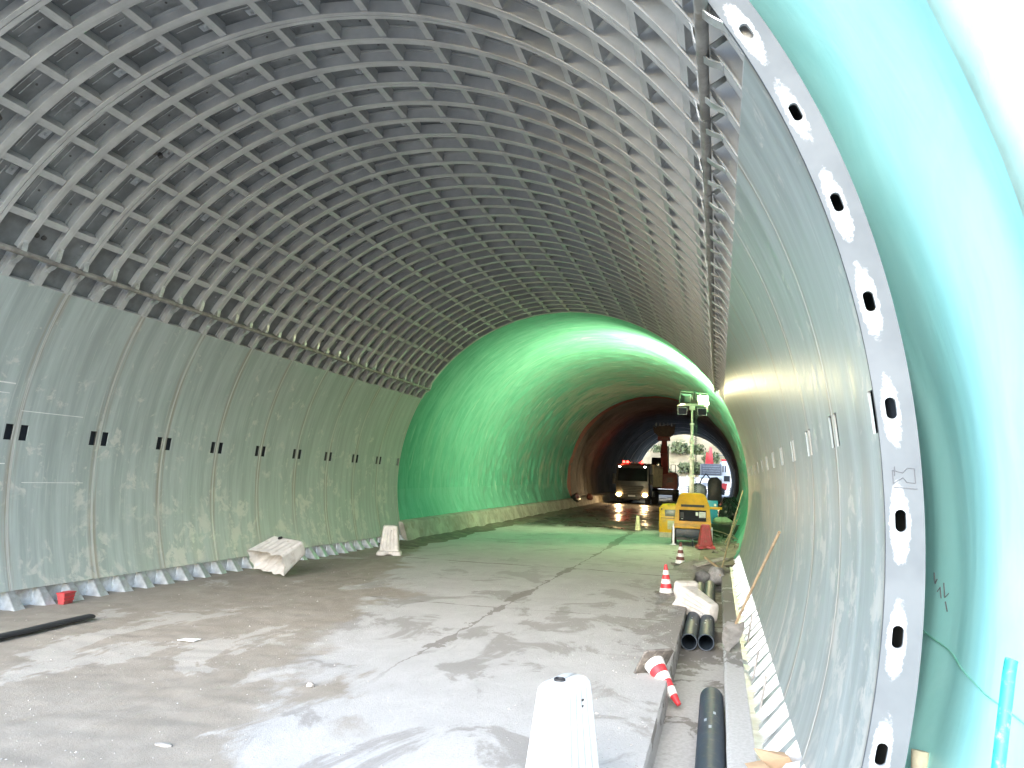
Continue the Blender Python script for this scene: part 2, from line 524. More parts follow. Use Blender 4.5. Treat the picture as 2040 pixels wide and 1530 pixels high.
def road_z(x, y):
    h = noise.noise((x*.5, y*.35, 2.0))*.030 + noise.noise((x*1.7, y*1.3, 7.0))*.010
    d = max(0.0, min(1.0, (3.05 - .345*y - x + .6)/1.2))         # rougher on the dirt side
    h += d*(noise.noise((x*5, y*4, 1.0))*.012 + noise.noise((x*12, y*11, 4.0))*.006)
    if y > 31: h += noise.noise((x*1.3, y*.8, 9.0))*.03
    if x < -3.6 and y < 23: h += (-3.6-x)*.02
    k = max(0.0, min(1.0, (GUT_X0 - x)/.5))
    return gz(y) + h*k + .012*(1-k)*noise.noise((0, y*2.5, 0))
ysr = frange(-3, 3.5, .5) + frange(3.6, 9, .055)[0:] + frange(9.1, 16, .1) + frange(16.2, 34, .25) + frange(34.5, 92.6, .75)
xsr = frange(-5.75, 3.6, .085) + [3.7, 3.78, 3.84, GUT_X0]
tag(grid('road', xsr, ysr, road_z, ROAD), 'dusty concrete and dirt carriageway through the tunnel', kind='structure')

g = MB()
ysg = frange(-3, GUT_END, .3)
def jit(y, s): return noise.noise((y*1.3, s, 0))*.012
prof = lambda y: [(GUT_X0+jit(y, 1), GZ+.012*noise.noise((0, y*2.5, 0))), (GUT_X0+.012+jit(y, 5), GZ-.03), (GUT_X0+.008, GUT_Z),
                  (4.15, GUT_Z+.01+jit(y, 8)), (GUT_X1, GUT_Z), (GUT_X1-.004+jit(y, 2), GZ-.02), (GUT_X1+.02+jit(y, 3), GZ), (4.75, GZ+jit(y, 4)), (5.35, GZ)]
pv = [[(x, y, z) for x, z in prof(y)] for y in ysg]
for r in pv: g.v += r
m_ = len(pv[0])
for j in range(len(pv)-1):
    for i in range(m_-1):
        g.f.append((j*m_+i, j*m_+i+1, (j+1)*m_+i+1, (j+1)*m_+i))
tag(g.build('drainage_gutter', GUTM, smooth=False, fix=False), 'open concrete drainage gutter and ledge along the right wall', kind='structure')

def verge_z(x, y):
    h = .06 + noise.noise((x*1.3, y*1.1, 3))*.08 + noise.noise((x*4, y*4, 1))*.035
    h *= min(1, max(0, (x-GUT_X0+.1)/.5))
    h += max(0, x-4.6-cxp(y))*.25
    return gz(y) + h - (.30 if y < GUT_END+.05 else 0)
tag(grid('muddy_verge', frange(GUT_X0, 5.75, .12), frange(GUT_END, 92.5, .2), verge_z, MUD, xf=lambda x, y: x + (cxp(y) if x > 4.5 else 0)), 'muddy strip along the right tunnel wall', kind='structure')

# left kerb beyond the formwork
k = MB()
rows = []
for y in frange(YE-.1, 92.3, .45):
    c0 = cxp(y); z0 = gz(y)
    j1 = noise.noise((y*1.7, 0, 0))*.03; j2 = noise.noise((y*.9, 4, 0))*.03
    rows.append([(-4.62+c0+j1, y, z0-.15), (-4.70+c0+j1, y, z0+.12), (-4.86+c0, y, z0+.58+j2), (-4.92+c0, y, z0+.63+j2), (-5.55+c0, y, z0+.64)])
for r in rows: k.v += r
for j in range(len(rows)-1):
    for i in range(4):
        k.f.append((j*5+i, j*5+i+1, (j+1)*5+i+1, (j+1)*5+i))
k.f.append((0, 1, 2, 3, 4))
tag(k.build('kerb', CONC, smooth=False), 'rough concrete upstand at the foot of the left tunnel wall', kind='structure')
# mud lying against kerb
mud = MB()
rows = []
for y in frange(YE-2.0, 60, .25):
    c0 = cxp(y); z0 = gz(y)
    a = noise.noise((y*1.1, 2, 0)); b = noise.noise((y*2.7, 6, 0))
    rows.append([(-5.0+c0, y, z0+.10), (-4.66+c0, y, z0+.09+.06*a+.03*b), (-4.4+c0+.12*a, y, z0+.05+.03*b), (-3.8+c0+.35*a, y, z0-.02)])
for r in rows: mud.v += r
for j in range(len(rows)-1):
    for i in range(3):
        mud.f.append((j*4+i, j*4+i+1, (j+1)*4+i+1, (j+1)*4+i))
tag(mud.build('mud_bank', MUD, smooth=True, fix=False), 'low bank of damp mud along the left kerb', kind='structure')

# ------------------------------------------------------------------ the formwork
form = thing('tunnel_formwork', 'huge arched grey steel tunnel formwork with ribbed crown and smooth side panels', 'formwork', (0, Y0, GZ))
def FP(mb, name, mat, smooth=False, bevel=0, fix=True, parent=None):
    o = mb.build(name, mat, None, smooth, bevel, fix)
    attach(o, parent or form)
    return o
def attach(o, p):
    o.parent = p
    o.matrix_parent_inverse = PINV[p.name] if p.name in PINV else Matrix.Translation((0, 0, 0))
PINV = {'tunnel_formwork': Matrix.Translation((0, -Y0, -GZ))}

def arc_bar(mb, y0, y1, r0, r1, p0, p1, n):
    rings = []
    for i in range(n+1):
        p = p0 + (p1-p0)*i/n
        rings.append([pol(r0, p, y0), pol(r0, p, y1), pol(r1, p, y1), pol(r1, p, y0)])
    return mb.rings(rings)

# ribs; the crown arc and the two side leaves are jointed at the hinge
def rib_mesh(seam, p0, p1, n, rw=ROUT-.022):
    mb = MB()
    if seam:
        for s in (-1, 1):
            a, b = sorted((s*.005, s*.060))
            arc_bar(mb, a, b, RIN, RIN+.013, p0, p1, n)
            a, b = sorted((s*.006, s*.016))
            arc_bar(mb, a, b, RIN+.013, rw, p0, p1, n)
    else:
        arc_bar(mb, -.055, .055, RIN, RIN+.012, p0, p1, n)
        arc_bar(mb, -.006, .006, RIN+.012, rw, p0, p1, n)
        arc_bar(mb, -.045, .045, rw-.012, rw, p0, p1, n)
    return mb.mesh('rib', STEEL)
RIBM = {}
for seam in (0, 1):
    RIBM[seam, 0] = rib_mesh(seam, -HINGE+.25, HINGE-.25, 72)
    RIBM[seam, 1] = rib_mesh(seam, HINGE+.25, PH_TOP-.1, 3, 5.30)
    RIBM[seam, 2] = rib_mesh(seam, -PH_TOP+.1, -HINGE-.25, 3, 5.30)
for j in range(3*NP+1):
    y = Y0 + .5*j
    for part in range(3):
        o = link('rib', RIBM[1 if j % 3 == 0 else 0, part])
        attach(o, form)
        o.location = (0, y + (.062 if j == 0 else 0), 0)

# curved skin panels outside the ribs
def shell_mesh(r0, r1, y0, y1, p0, p1, n, mat, name):
    mb = MB(); arc_bar(mb, y0, y1, r0, r1, p0, p1, n)
    return mb.mesh(name, mat, smooth=True)
SOUT = 5.318                            # the hinged side leaves are thinner than the crown
sks = [shell_mesh(ROUT-.02, ROUT, .004, PAN-.004, -50.9, 50.9, 56, SKIN, 'skin_panel'),
       shell_mesh(SOUT-.015, SOUT, .004, PAN-.004, 50.9, PH_BOT, 32, SKIN, 'skin_panel'),
       shell_mesh(SOUT-.015, SOUT, .004, PAN-.004, -PH_BOT, -50.9, 32, SKIN, 'skin_panel')]
for j in range(NP):
    for sk in sks:
        o = link('skin_panel', sk); attach(o, form); o.location = (0, Y0+PAN*j, 0)

# longitudinal stiffeners between the ribs
PHS = [0.7 + 6.5*k for k in range(-8, 9)]
def stiff_mb():
    mb = MB()               # local: y along, z radial (0 at the inner face), x tangential
    L = .5 - .116
    mb.box((-.045, 0, .020), (.045, L, .031))
    mb.box((.030, 0, .0315), (.041, L, ROUT-RIN-.022))
    mb.box((-.05, 0, ROUT-RIN-.034), (.029, L, ROUT-RIN-.0225))
    return mb
stm = stiff_mb().mesh('stiffener', STEEL)
cells = []
for j in range(3*NP):
    for ph in PHS:
        y = Y0+.5*j+.058
        p = Vector(pol(RIN, ph, y+.2)) - CAMP
        zc = p.dot(FW)
        px = 1020+1530*p.dot(RT)/max(zc, .01); py = 765-1530*p.dot(UP)/max(zc, .01)
        seen = zc > .5 and -60 < px < 2100 and -60 < py < 1560
        cells.append((0 if seen else 1, zc, ph, y))
cells.sort()
rest = MB()
for i, (_, zc, ph, y) in enumerate(cells):
    mt = Matrix.Rotation(R_(ph), 4, 'Y')
    if i < 300:
        o = link('stiffener', stm); attach(o, form)
        o.rotation_euler = (0, R_(ph), 0)
        o.location = pol(RIN, ph, y)
    else:
        s = stiff_mb(); c0 = Vector(pol(RIN, ph, y))
        rest.add([tuple(mt @ Vector(v) + c0) for v in s.v], s.f)
tag(FP(rest, 'stiffener_mass', STEEL), kind='stuff')

# thin bright strips standing for reflections on the skin, bolt plates beside the seams
ws = MB(); bp_ = MB(); bh = MB()
rng = random.Random(3)
for j in range(3*NP):
    y = Y0+.5*j
    for k_ in range(-9, 9):
        pa = .7+6.5*k_
        if abs(pa+3.2) > 57 or pa+4.6 > 55: continue
        for f_, (a, b) in ((.22, (1.0, 5.9)), (.30, (.8, 5.2))):
            if j < 26:
                arc_bar(ws, y+.5*f_*2-.004, y+.5*f_*2+.005, ROUT-.028, ROUT-.0205, pa+a+rng.uniform(0, .4), pa+b-rng.uniform(0, .6), 3)
        if j % 3 == 2 and j < 27:
            c0 = Vector(pol(ROUT-.021, pa+4.6, y+.385)); mt = Matrix.Rotation(R_(pa+4.6), 4, 'Y')
            s = MB().box((-.065, -.05, -.012), (.065, .05, 0)); s.lathe([(.018, -.04), (.018, -.012)], 8); s.lathe([(.03, -.018), (.03, -.0125)], 8)
            bp_.add([tuple(mt @ Vector(v) + c0) for v in s.v], s.f)
        elif j < 24:
            c0 = Vector(pol(ROUT-.021, pa+3.4, y+.36)); mt = Matrix.Rotation(R_(pa+3.4), 4, 'Y')
            s = MB().lathe([(.014, -.006), (.014, 0)], 8)
            bh.add([tuple(mt @ Vector(v) + c0) for v in s.v], s.f)
tag(FP(ws, 'glint_strips', GALV), kind='stuff')
tag(FP(bp_, 'bolt_plates', GALV), kind='stuff')
tag(FP(bh, 'bolt_holes', DARKSTEEL), kind='stuff')
# a few lifting sockets (paired round holes with a collar) in the crown
for ph, j in ((-38, 4), (-31.5, 8), (-38, 13), (-51, 7), (-25, 17), (-44, 19), (-51, 22), (-18, 25)):
    s = MB()
    for d in (-.055, .055):
        c0 = Vector(pol(ROUT-.021, ph-3.0, Y0+.5*j+.25+d)); mt = Matrix.Rotation(R_(ph-3.0), 4, 'Y')
        q = MB().lathe([(.034, -.055), (.034, 0)], 12)
        q.lathe([(.022, -.0555), (.022, -.0553)], 12)
        s.add([tuple(mt @ Vector(v) + c0) for v in q.v], q.f)
    FP(s, 'socket', DARKSTEEL)

# smooth inner side panels with the half windows cut at each seam
ZW0, ZW1 = .45, .67
pw0, pw1 = math.degrees(math.acos(ZW1/RIN)), math.degrees(math.acos(ZW0/RIN))
def wall_panel(side):
    mb = MB()
    ys = [.004, .055, .185, .75, PAN-.185, PAN-.055, PAN-.004]
    ph = [PH_TOP] + frange(PH_TOP, pw0, 1.2)[1:] + [pw1] + frange(pw1, PH_BOT, 1.2)[1:]
    iw = ph.index(pw1)
    idx = {}
    def vid(i, j, l):
        if (i, j, l) not in idx:
            idx[i, j, l] = len(mb.v)
            mb.v.append(pol(RIN if l == 0 else RIN+.014, side*ph[i], ys[j]))
        return idx[i, j, l]
    solid = lambda i, j: 0 <= i < len(ph)-1 and 0 <= j < len(ys)-1 and not (i == iw-1 and j in (1, 4))
    for i in range(len(ph)-1):
        for j in range(len(ys)-1):
            if not solid(i, j): continue
            for l in (0, 1):
                mb.f.append((vid(i, j, l), vid(i+1, j, l), vid(i+1, j+1, l), vid(i, j+1, l)))
            for di, dj, a, b in ((-1, 0, (i, j), (i, j+1)), (1, 0, (i+1, j), (i+1, j+1)), (0, -1, (i, j), (i+1, j)), (0, 1, (i, j+1), (i+1, j+1))):
                if not solid(i+di, j+dj):
                    mb.f.append((vid(*a, 0), vid(*b, 0), vid(*b, 1), vid(*a, 1)))
    return mb
for side in (-1, 1):
    for j in range(NP):
        mb = wall_panel(side)
        mb.v = [(x, y + Y0+PAN*j, z) for x, y, z in mb.v]
        FP(mb, 'side_panel', WALL, smooth=True)
    # top edge angle, closing angle below, added dark sheet for the shade behind the windows
    mb = MB(); arc_bar(mb, Y0, YE, RIN+.001, RIN+.10, side*(PH_TOP-.12), side*(PH_TOP-.015), 1); FP(mb, 'panel_top_angle', STEEL)
    mb = MB(); arc_bar(mb, Y0, YE, SOUT-.04, SOUT-.03, side*(pw0-4), side*(pw1+4), 4); FP(mb, 'cavity_shade', HOLEDARK)
    sb = MB()
    for j in range(1, NP):
        arc_bar(sb, Y0+PAN*j-.03, Y0+PAN*j+.03, RIN+.055, RIN+.06, side*(PH_TOP+.05), side*(PH_BOT-.1), 30)
    FP(sb, 'seam_backing', DARKSTEEL)  # dark colour stands for the shade seen through the windows
    # hinge: a long pipe, knuckles, and a lug on every rib
    c0 = pol(RIN-.045, side*HINGE, 0)
    mb = MB()
    for j in range(NP*2+1):
        a = Y0-.15 + j*.75; b = min(a+.742, YE+.05)
        if a >= YE: break
        mb.tube([(c0[0], a, c0[2]), (c0[0], b, c0[2])], .036 if j % 2 else .040, 12)
    FP(mb, 'hinge_pipe', RUSTPIPE, smooth=True)
    for j in range(3*NP+1):
        y = Y0+.5*j + (.0 if j % 2 else .02)
        mt = Matrix.Rotation(R_(side*HINGE), 4, 'Y')
        cc = Vector(pol(RIN, side*HINGE, y))
        for d in (-1, 1):
            s = MB()
            L_ = .15 if (j + (d > 0)) % 2 else .10
            prof_l = [(.034 + L_*q/3, -.062 + .052*(q/3)**1.5) for q in range(4)] + [(.034+L_+.03, -.008)]
            rings = [[(d*t0, -.04, z0), (d*t0, .04, z0), (d*t0, .04, z0+.009), (d*t0, -.04, z0+.009)] for t0, z0 in prof_l]
            s.rings(rings)
            s.v = [tuple(mt @ Vector(v) + cc) for v in s.v]
            FP(s, 'hinge_lug', GALV)

# foot: folded gussets on a base plate under each side panel
xb, zb = RIN*math.sin(R_(PH_BOT)), RIN*math.cos(R_(PH_BOT))
def gusset(side, seed):
    rr = random.Random(seed)
    mb = MB()
    t0, t1 = .05, .085
    A = [(4.93, -t0, zb+.0), (4.93, t0, zb+.0), (4.71+rr.uniform(-.015, .015), t1, GZ+.012), (4.71, -t1, GZ+.012)]
    B = [(x+.012, y, z+.004) for x, y, z in A]
    mb.hexa([A[0], A[1], A[2], A[3], B[0], B[1], B[2], B[3]])
    for s in (-1, 1):
        p = [(4.934, s*t0, zb-.004), (4.716, s*t1, GZ+.014), (4.99, s*(t1+.02), GZ+.014), (4.99, s*(t0+.015), zb+.06)]
        q = [(x, y+s*.008, z) for x, y, z in p]
        mb.hexa(p+q)
    if side < 0:
        mb.v = [(-x, y, z) for x, y, z in mb.v]
    return mb
GM = {s: [gusset(s, i).mesh('foot_gusset', GALV) for i in range(3)] for s in (-1, 1)}
for side in (-1, 1):
    for j in range(3*NP+1):
        o = link('foot_gusset', GM[side][j % 3]); attach(o, form)
        o.location = (0, min(max(Y0+.5*j, Y0+.12), YE-.12), 0)
        rj = random.Random(j*2+side)
        o.rotation_euler = (0, 0, R_(rj.uniform(-.12, .12)))
    mb = MB().box((side*4.66 if side > 0 else -5.05, Y0, GZ+.001), (5.05 if side > 0 else -4.66, YE, GZ+.012))
    FP(mb, 'foot_plate', GALV)
    mb = MB().box((4.985 if side > 0 else -5.0, Y0, GZ+.0125), (5.0 if side > 0 else -4.985, YE, zb+.05))
    FP(mb, 'foot_web', GALV)
    # small plates between the gussets, near the camera some loose bars
    if side > 0:
        for (yy, hh) in ((7.55, .34), (8.9, .30), (10.6, .42)):
            FP(MB().tube([(4.74, yy, GZ+.015), (4.80, yy+.03, GZ+hh)], .012, 8), 'loose_bar', RUSTPIPE)

# end flange facing the camera, with its oval bolt slots
fl = MB()
N = 28
def ring_map(s, r, y):           # s: degrees
    return pol(r, s, y)
FY0, FY1 = Y0-.026, Y0-.001
FR0, FR1 = RIN-.012, ROUT+.015
dphi = 5.97
kc0 = -28; 
kk = [59.9 + dphi*i for i in range(-28, 9)]
for c in kk:
    hole = []; out = []
    HR, FR1 = (5.226, SOUT+.012) if abs(c) > 50 else (5.272, ROUT+.015)
    for i in range(N):
        a = 2*PI*i/N
        # oval slot: long along the arc
        ca, sa = math.cos(a), math.sin(a)
        L, W = .028, .026
        hx = (L if ca > 0 else -L) + W*ca if abs(ca) > 1e-6 else W*ca
        hole.append((c + math.degrees(hx/5.27), HR + W*sa))
        hw, h0, h1 = dphi/2, FR0-HR, FR1-HR
        ax = math.degrees(1/5.27)
        tx = hw/ax/abs(ca) if abs(ca) > 1e-6 else 1e9
        ty = (h1/sa if sa > 0 else h0/sa) if abs(sa) > 1e-6 else 1e9
        tt = min(tx, ty)
        out.append((c + ax*tt*ca, HR + tt*sa))
    # corners: snap the two nearest samples
    for cx_, cr in ((c-dphi/2, FR0), (c+dphi/2, FR0), (c+dphi/2, FR1), (c-dphi/2, FR1)):
        i = min(range(N), key=lambda q: (out[q][0]-cx_)**2*.01+(out[q][1]-cr)**2)
        out[i] = (cx_, cr)
    o0 = len(fl.v)
    for y in (FY0, FY1):
        for s, r in hole: fl.v.append(ring_map(s, r, y))
        for s, r in out: fl.v.append(ring_map(s, r, y))
    for i in range(N):
        j = (i+1) % N
        fl.f.append((o0+i, o0+j, o0+N+j, o0+N+i))
        fl.f.append((o0+2*N+j, o0+2*N+i, o0+3*N+i, o0+3*N+j))
        fl.f.append((o0+j, o0+i, o0+2*N+i, o0+2*N+j))
        if abs(out[i][1]-out[j][1]) < 1e-6:
            fl.f.append((o0+N+i, o0+N+j, o0+3*N+j, o0+3*N+i))
FP(fl, 'end_flange', FLANGE, fix=True)
# far end closing flange
mb = MB(); arc_bar(mb, YE+.001, YE+.02, RIN+.0, ROUT+.01, -PH_BOT, PH_BOT, 90); FP(mb, 'end_flange', STEEL)
# marker sketch and scratches on the flange
cs = MB()
for (jj, ya, yb, ph, th) in ((1, .22, 1.0, 79.5, .16), (1, 1.1, 1.4, 79.8, .10), (2, .1, 1.3, 76.2, .2), (2, .9, 1.25, 77.8, .12), (3, .0, 1.1, 80.3, .1), (1, .3, .6, 87, .1), (2, .1, 1.4, 88.6, .13), (3, .2, 1.3, 91.5, .09), (1, .75, 1.45, 87.4, .12)):
    arc_bar(cs, Y0+PAN*jj+ya, Y0+PAN*jj+yb, RIN-.0015, RIN-.0003, -ph, -ph-th, 1)
FP(cs, 'cement_streaks', PAPER)
sk_ = MB()
def stroke(mb, pts, r=.0022):
    mb.tube([ring_map(59.9+s, 5.20+(rr-5.20)*.75, FY0-.001) for s, rr in pts], r, 4)
stroke(sk_, [(27.2, 5.20), (27.35, 5.26), (27.1, 5.29), (27.15, 5.33), (27.9, 5.33), (27.85, 5.28), (27.6, 5.26), (27.9, 5.20), (27.2, 5.20)])
stroke(sk_, [(27.0, 5.215), (27.5, 5.21)]); stroke(sk_, [(28.1, 5.20), (28.2, 5.34)])
FP(sk_, 'marker_sketch', CHALK)

# ------------------------------------------------------------------ tunnel lining: membrane, fleece, sprayed concrete, portal
def tube_sheet(name, y_list, ph_list, rf, mat, parent, smooth=True):
    v = []
    for y in y_list:
        for ph in ph_list:
            r, dx, dz = rf(ph, y)
            a = R_(ph)
            v.append((r*math.sin(a)+dx, y, r*math.cos(a)+dz))
    n = len(ph_list)
    f = [(j*n+i, (j+1)*n+i, (j+1)*n+i+1, j*n+i+1) for j in range(len(y_list)-1) for i in range(n-1)]
    mb = MB(); mb.v = v; mb.f = f
    return mb.build(name, mat, parent, smooth=smooth, fix=False)

memb = thing('waterproofing_membrane', 'green plastic waterproofing sheet lining the tunnel wall behind and beyond the steel formwork', 'membrane', (0, 0, 0))
def near_r(ph, y):
    a = abs(ph)
    r = 5.41 + .30*min(1, max(0, (4.95-y)/1.6)) + .035*noise.noise((ph*.04, y*.4, 1)) + .012*noise.noise((ph*.12, y*.9, 5))
    r += .018*max(0, noise.noise((ph*.035, y*1.6+ph*.02, 8)))
    if ph > 70:                    # the sheet billows off the rock low down
        t = min(1, (ph-70)/25)
        t2 = math.sin(PI*min(1, max(0, (ph-70)/46)))
        r += .17*t2*min(1, max(0, (y-4.0)/.7))
    if y < 3.7: r -= .05*math.exp(-((y-3.32)/.12)**2)
    return r, 0, 0
tube_sheet('near_sheet', frange(3.32, 8.0, .09) + frange(8.4, 22.4, .5), frange(-116, 30, 3) + frange(31, 116, 1.0), near_r, MEMB_N, memb)
def far_r(ph, y):
    a = abs(ph)
    s = ph*.096                 # arc length in metres
    r = 5.44 + .10*min(1, max(0, (y-22)/3))
    amp = min(1, .35+max(0, (y-24)/14))
    w = noise.noise((y*1.15, s*.22, 1.0)) + .6*noise.noise((y*2.6+s*.25, s*.35, 4.0))
    side = min(1, max(.25, (a-20)/50))
    sk2 = .35*math.sin(y*.21+1)+.25
    r += .022*amp*w + .07*noise.noise((y*.30, s*.25, 2))
    r += -.085*amp*side*max(0, .28-abs(noise.noise((y*1.6-s*sk2, s*.14, 7))))/.28
    r += -.05*amp*max(0, .2-abs(noise.noise((y*2.3+s*.5*sk2, s*.21, 17))))/.2
    if a > 96:                 # leans in to the top of the kerb
        r -= min(.30, (a-96)*.02)
    return r, cxp(y), rise(y)
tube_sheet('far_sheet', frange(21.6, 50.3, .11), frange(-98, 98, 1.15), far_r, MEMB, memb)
for sgn in (-1, 1):
    def strip_r(ph, y):
        r, dx, dz = far_r(ph, y)
        return r-.018-.01*noise.noise((y*4, ph*.3, 3)), dx, dz
    lo, hi = (93, 106.2) if sgn < 0 else (93, 110)
    ph_l = [sgn*p for p in frange(lo, hi, 1.1)]
    if sgn > 0: ph_l = ph_l
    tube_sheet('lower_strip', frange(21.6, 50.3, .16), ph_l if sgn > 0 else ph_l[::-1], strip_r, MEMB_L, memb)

lin = thing('tunnel_lining', 'dark sprayed concrete vault of the far tunnel beyond the green sheet', 'tunnel vault', (0, 50, 0))
LINV = Matrix.Translation((0, -50, 0))
def LP(o):
    o.parent = lin; o.matrix_parent_inverse = LINV; return o
def lin_r(ph, y):
    r = 5.62 + .12*noise.noise((y*.25, ph*.03, 1)) + .06*noise.noise((y*1.1, ph*.09, 4)) + .03*noise.noise((y*2.9, ph*.25, 9))
    r -= .22*min(1, max(0, (y-78)/12))
    return r, cxp(y), rise(y)
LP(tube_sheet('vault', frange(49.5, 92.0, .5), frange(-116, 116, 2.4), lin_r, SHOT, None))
def red_r(ph, y):
    r, dx, dz = lin_r(ph, y)
    return 5.56+.03*noise.noise((y*1.5, ph*.1, 2)), dx, dz
LP(tube_sheet('red_fleece_band', [50.0, 50.4, 50.9, 51.4, 51.9], frange(-104, 104, 2.2), red_r, REDFELT, None))
for (y, w_) in ((54.5, .25), (57.5, .2), (61, .3), (66, .25), (71, .3), (77, .3), (83, .3), (88, .35)):
    def ring_r(ph, yy):
        r, dx, dz = lin_r(ph, yy); return r-.05-.02*noise.noise((ph*.2, y, 0)), dx, dz
    LP(tube_sheet('steel_arch', [y, y+w_*.5, y+w_], frange(-112, 112, 3), ring_r, SHOT if y < 75 else SHOT_L, None))
def mouth(name, y, r0, r1, cx_, cz_, mat, w, h, thick):
    """wall with an arched opening"""
    mb = MB()
    phs = frange(-118, 118, 4)
    inn = [(r0*math.sin(R_(p))+cx_, r0*math.cos(R_(p))+cz_) for p in phs]
    out = [(r1*math.sin(R_(p))+cx_, max(-2.55, r1*math.cos(R_(p))+cz_)) for p in phs]
    n = len(phs)
    for yy in (y, y+thick):
        mb.v += [(x, yy, z) for x, z in inn] + [(x, yy, z) for x, z in out]
    for i in range(n-1):
        mb.f += [(i, i+1, n+i+1, n+i), (2*n+i+1, 2*n+i, 3*n+i, 3*n+i+1), (i+1, i, 2*n+i, 2*n+i+1), (n+i, n+i+1, 3*n+i+1, 3*n+i)]
    return mb.build(name, mat)
o = mouth('far_mouth', 91.6, 5.30, 14, cxp(91.6), rise(91.6), SHOT_L, 0, 0, .8); LP(o)
port = thing('tunnel_portal', 'overexposed white fleece-covered rim of the near tunnel mouth at the upper right', 'portal', (0, 3.3, GZ))
o = mouth('portal_rim', 3.36, 5.80, 13.0, 0, 0, FLEECE, 0, 0, .5); o.parent = port; o.matrix_parent_inverse = Matrix.Translation((0, -3.3, -GZ))
mb = MB(); 
arc_bar(mb, 3.38, 23.5, 6.35, 6.6, -118, 118, 60)
o = mb.build('rock_shell', SHOT_L, None); o.parent = port; o.matrix_parent_inverse = Matrix.Translation((0, -3.3, -GZ))
mb = MB(); arc_bar(mb, 22.8, 50, 6.0, 6.3, -118, 118, 60)
mb.v = [(x+cxp(y), y, z+rise(y)) for x, y, z in mb.v]
o = mb.build('rock_shell', SHOT, None); o.parent = lin; o.matrix_parent_inverse = LINV
# pen scribble on the near sheet
o = MB()
def nm(ph, y): 
    r = near_r(ph, y)[0]-.004; return pol(r, ph, y)
for pts in ([(93.0, 5.0), (93.6, 4.97), (93.3, 4.94)], [(94.0, 4.93), (93.7, 4.9), (94.3, 4.88)], [(93.4, 4.86), (94.2, 4.84), (93.9, 4.80)], [(94.4, 4.83), (94.9, 4.80)]):
    o.tube([nm(*p) for p in pts], .003, 4)
o = o.build('pen_marks', CHALK, memb)
# welded overlap lines on the near sheet
for (pa, pb, ya, yb) in ((96.2, 97.8, 5.7, 3.6), (103.5, 107.0, 5.6, 4.3)):
    w = MB(); pts = []
    for i in range(25):
        t = i/24; pts.append(nm(pa+(pb-pa)*t + .5*noise.noise((t*4, pa, 0)), ya+(yb-ya)*t))
    w.tube(pts, .004, 4); w.build('weld_line', MEMB_L, memb)

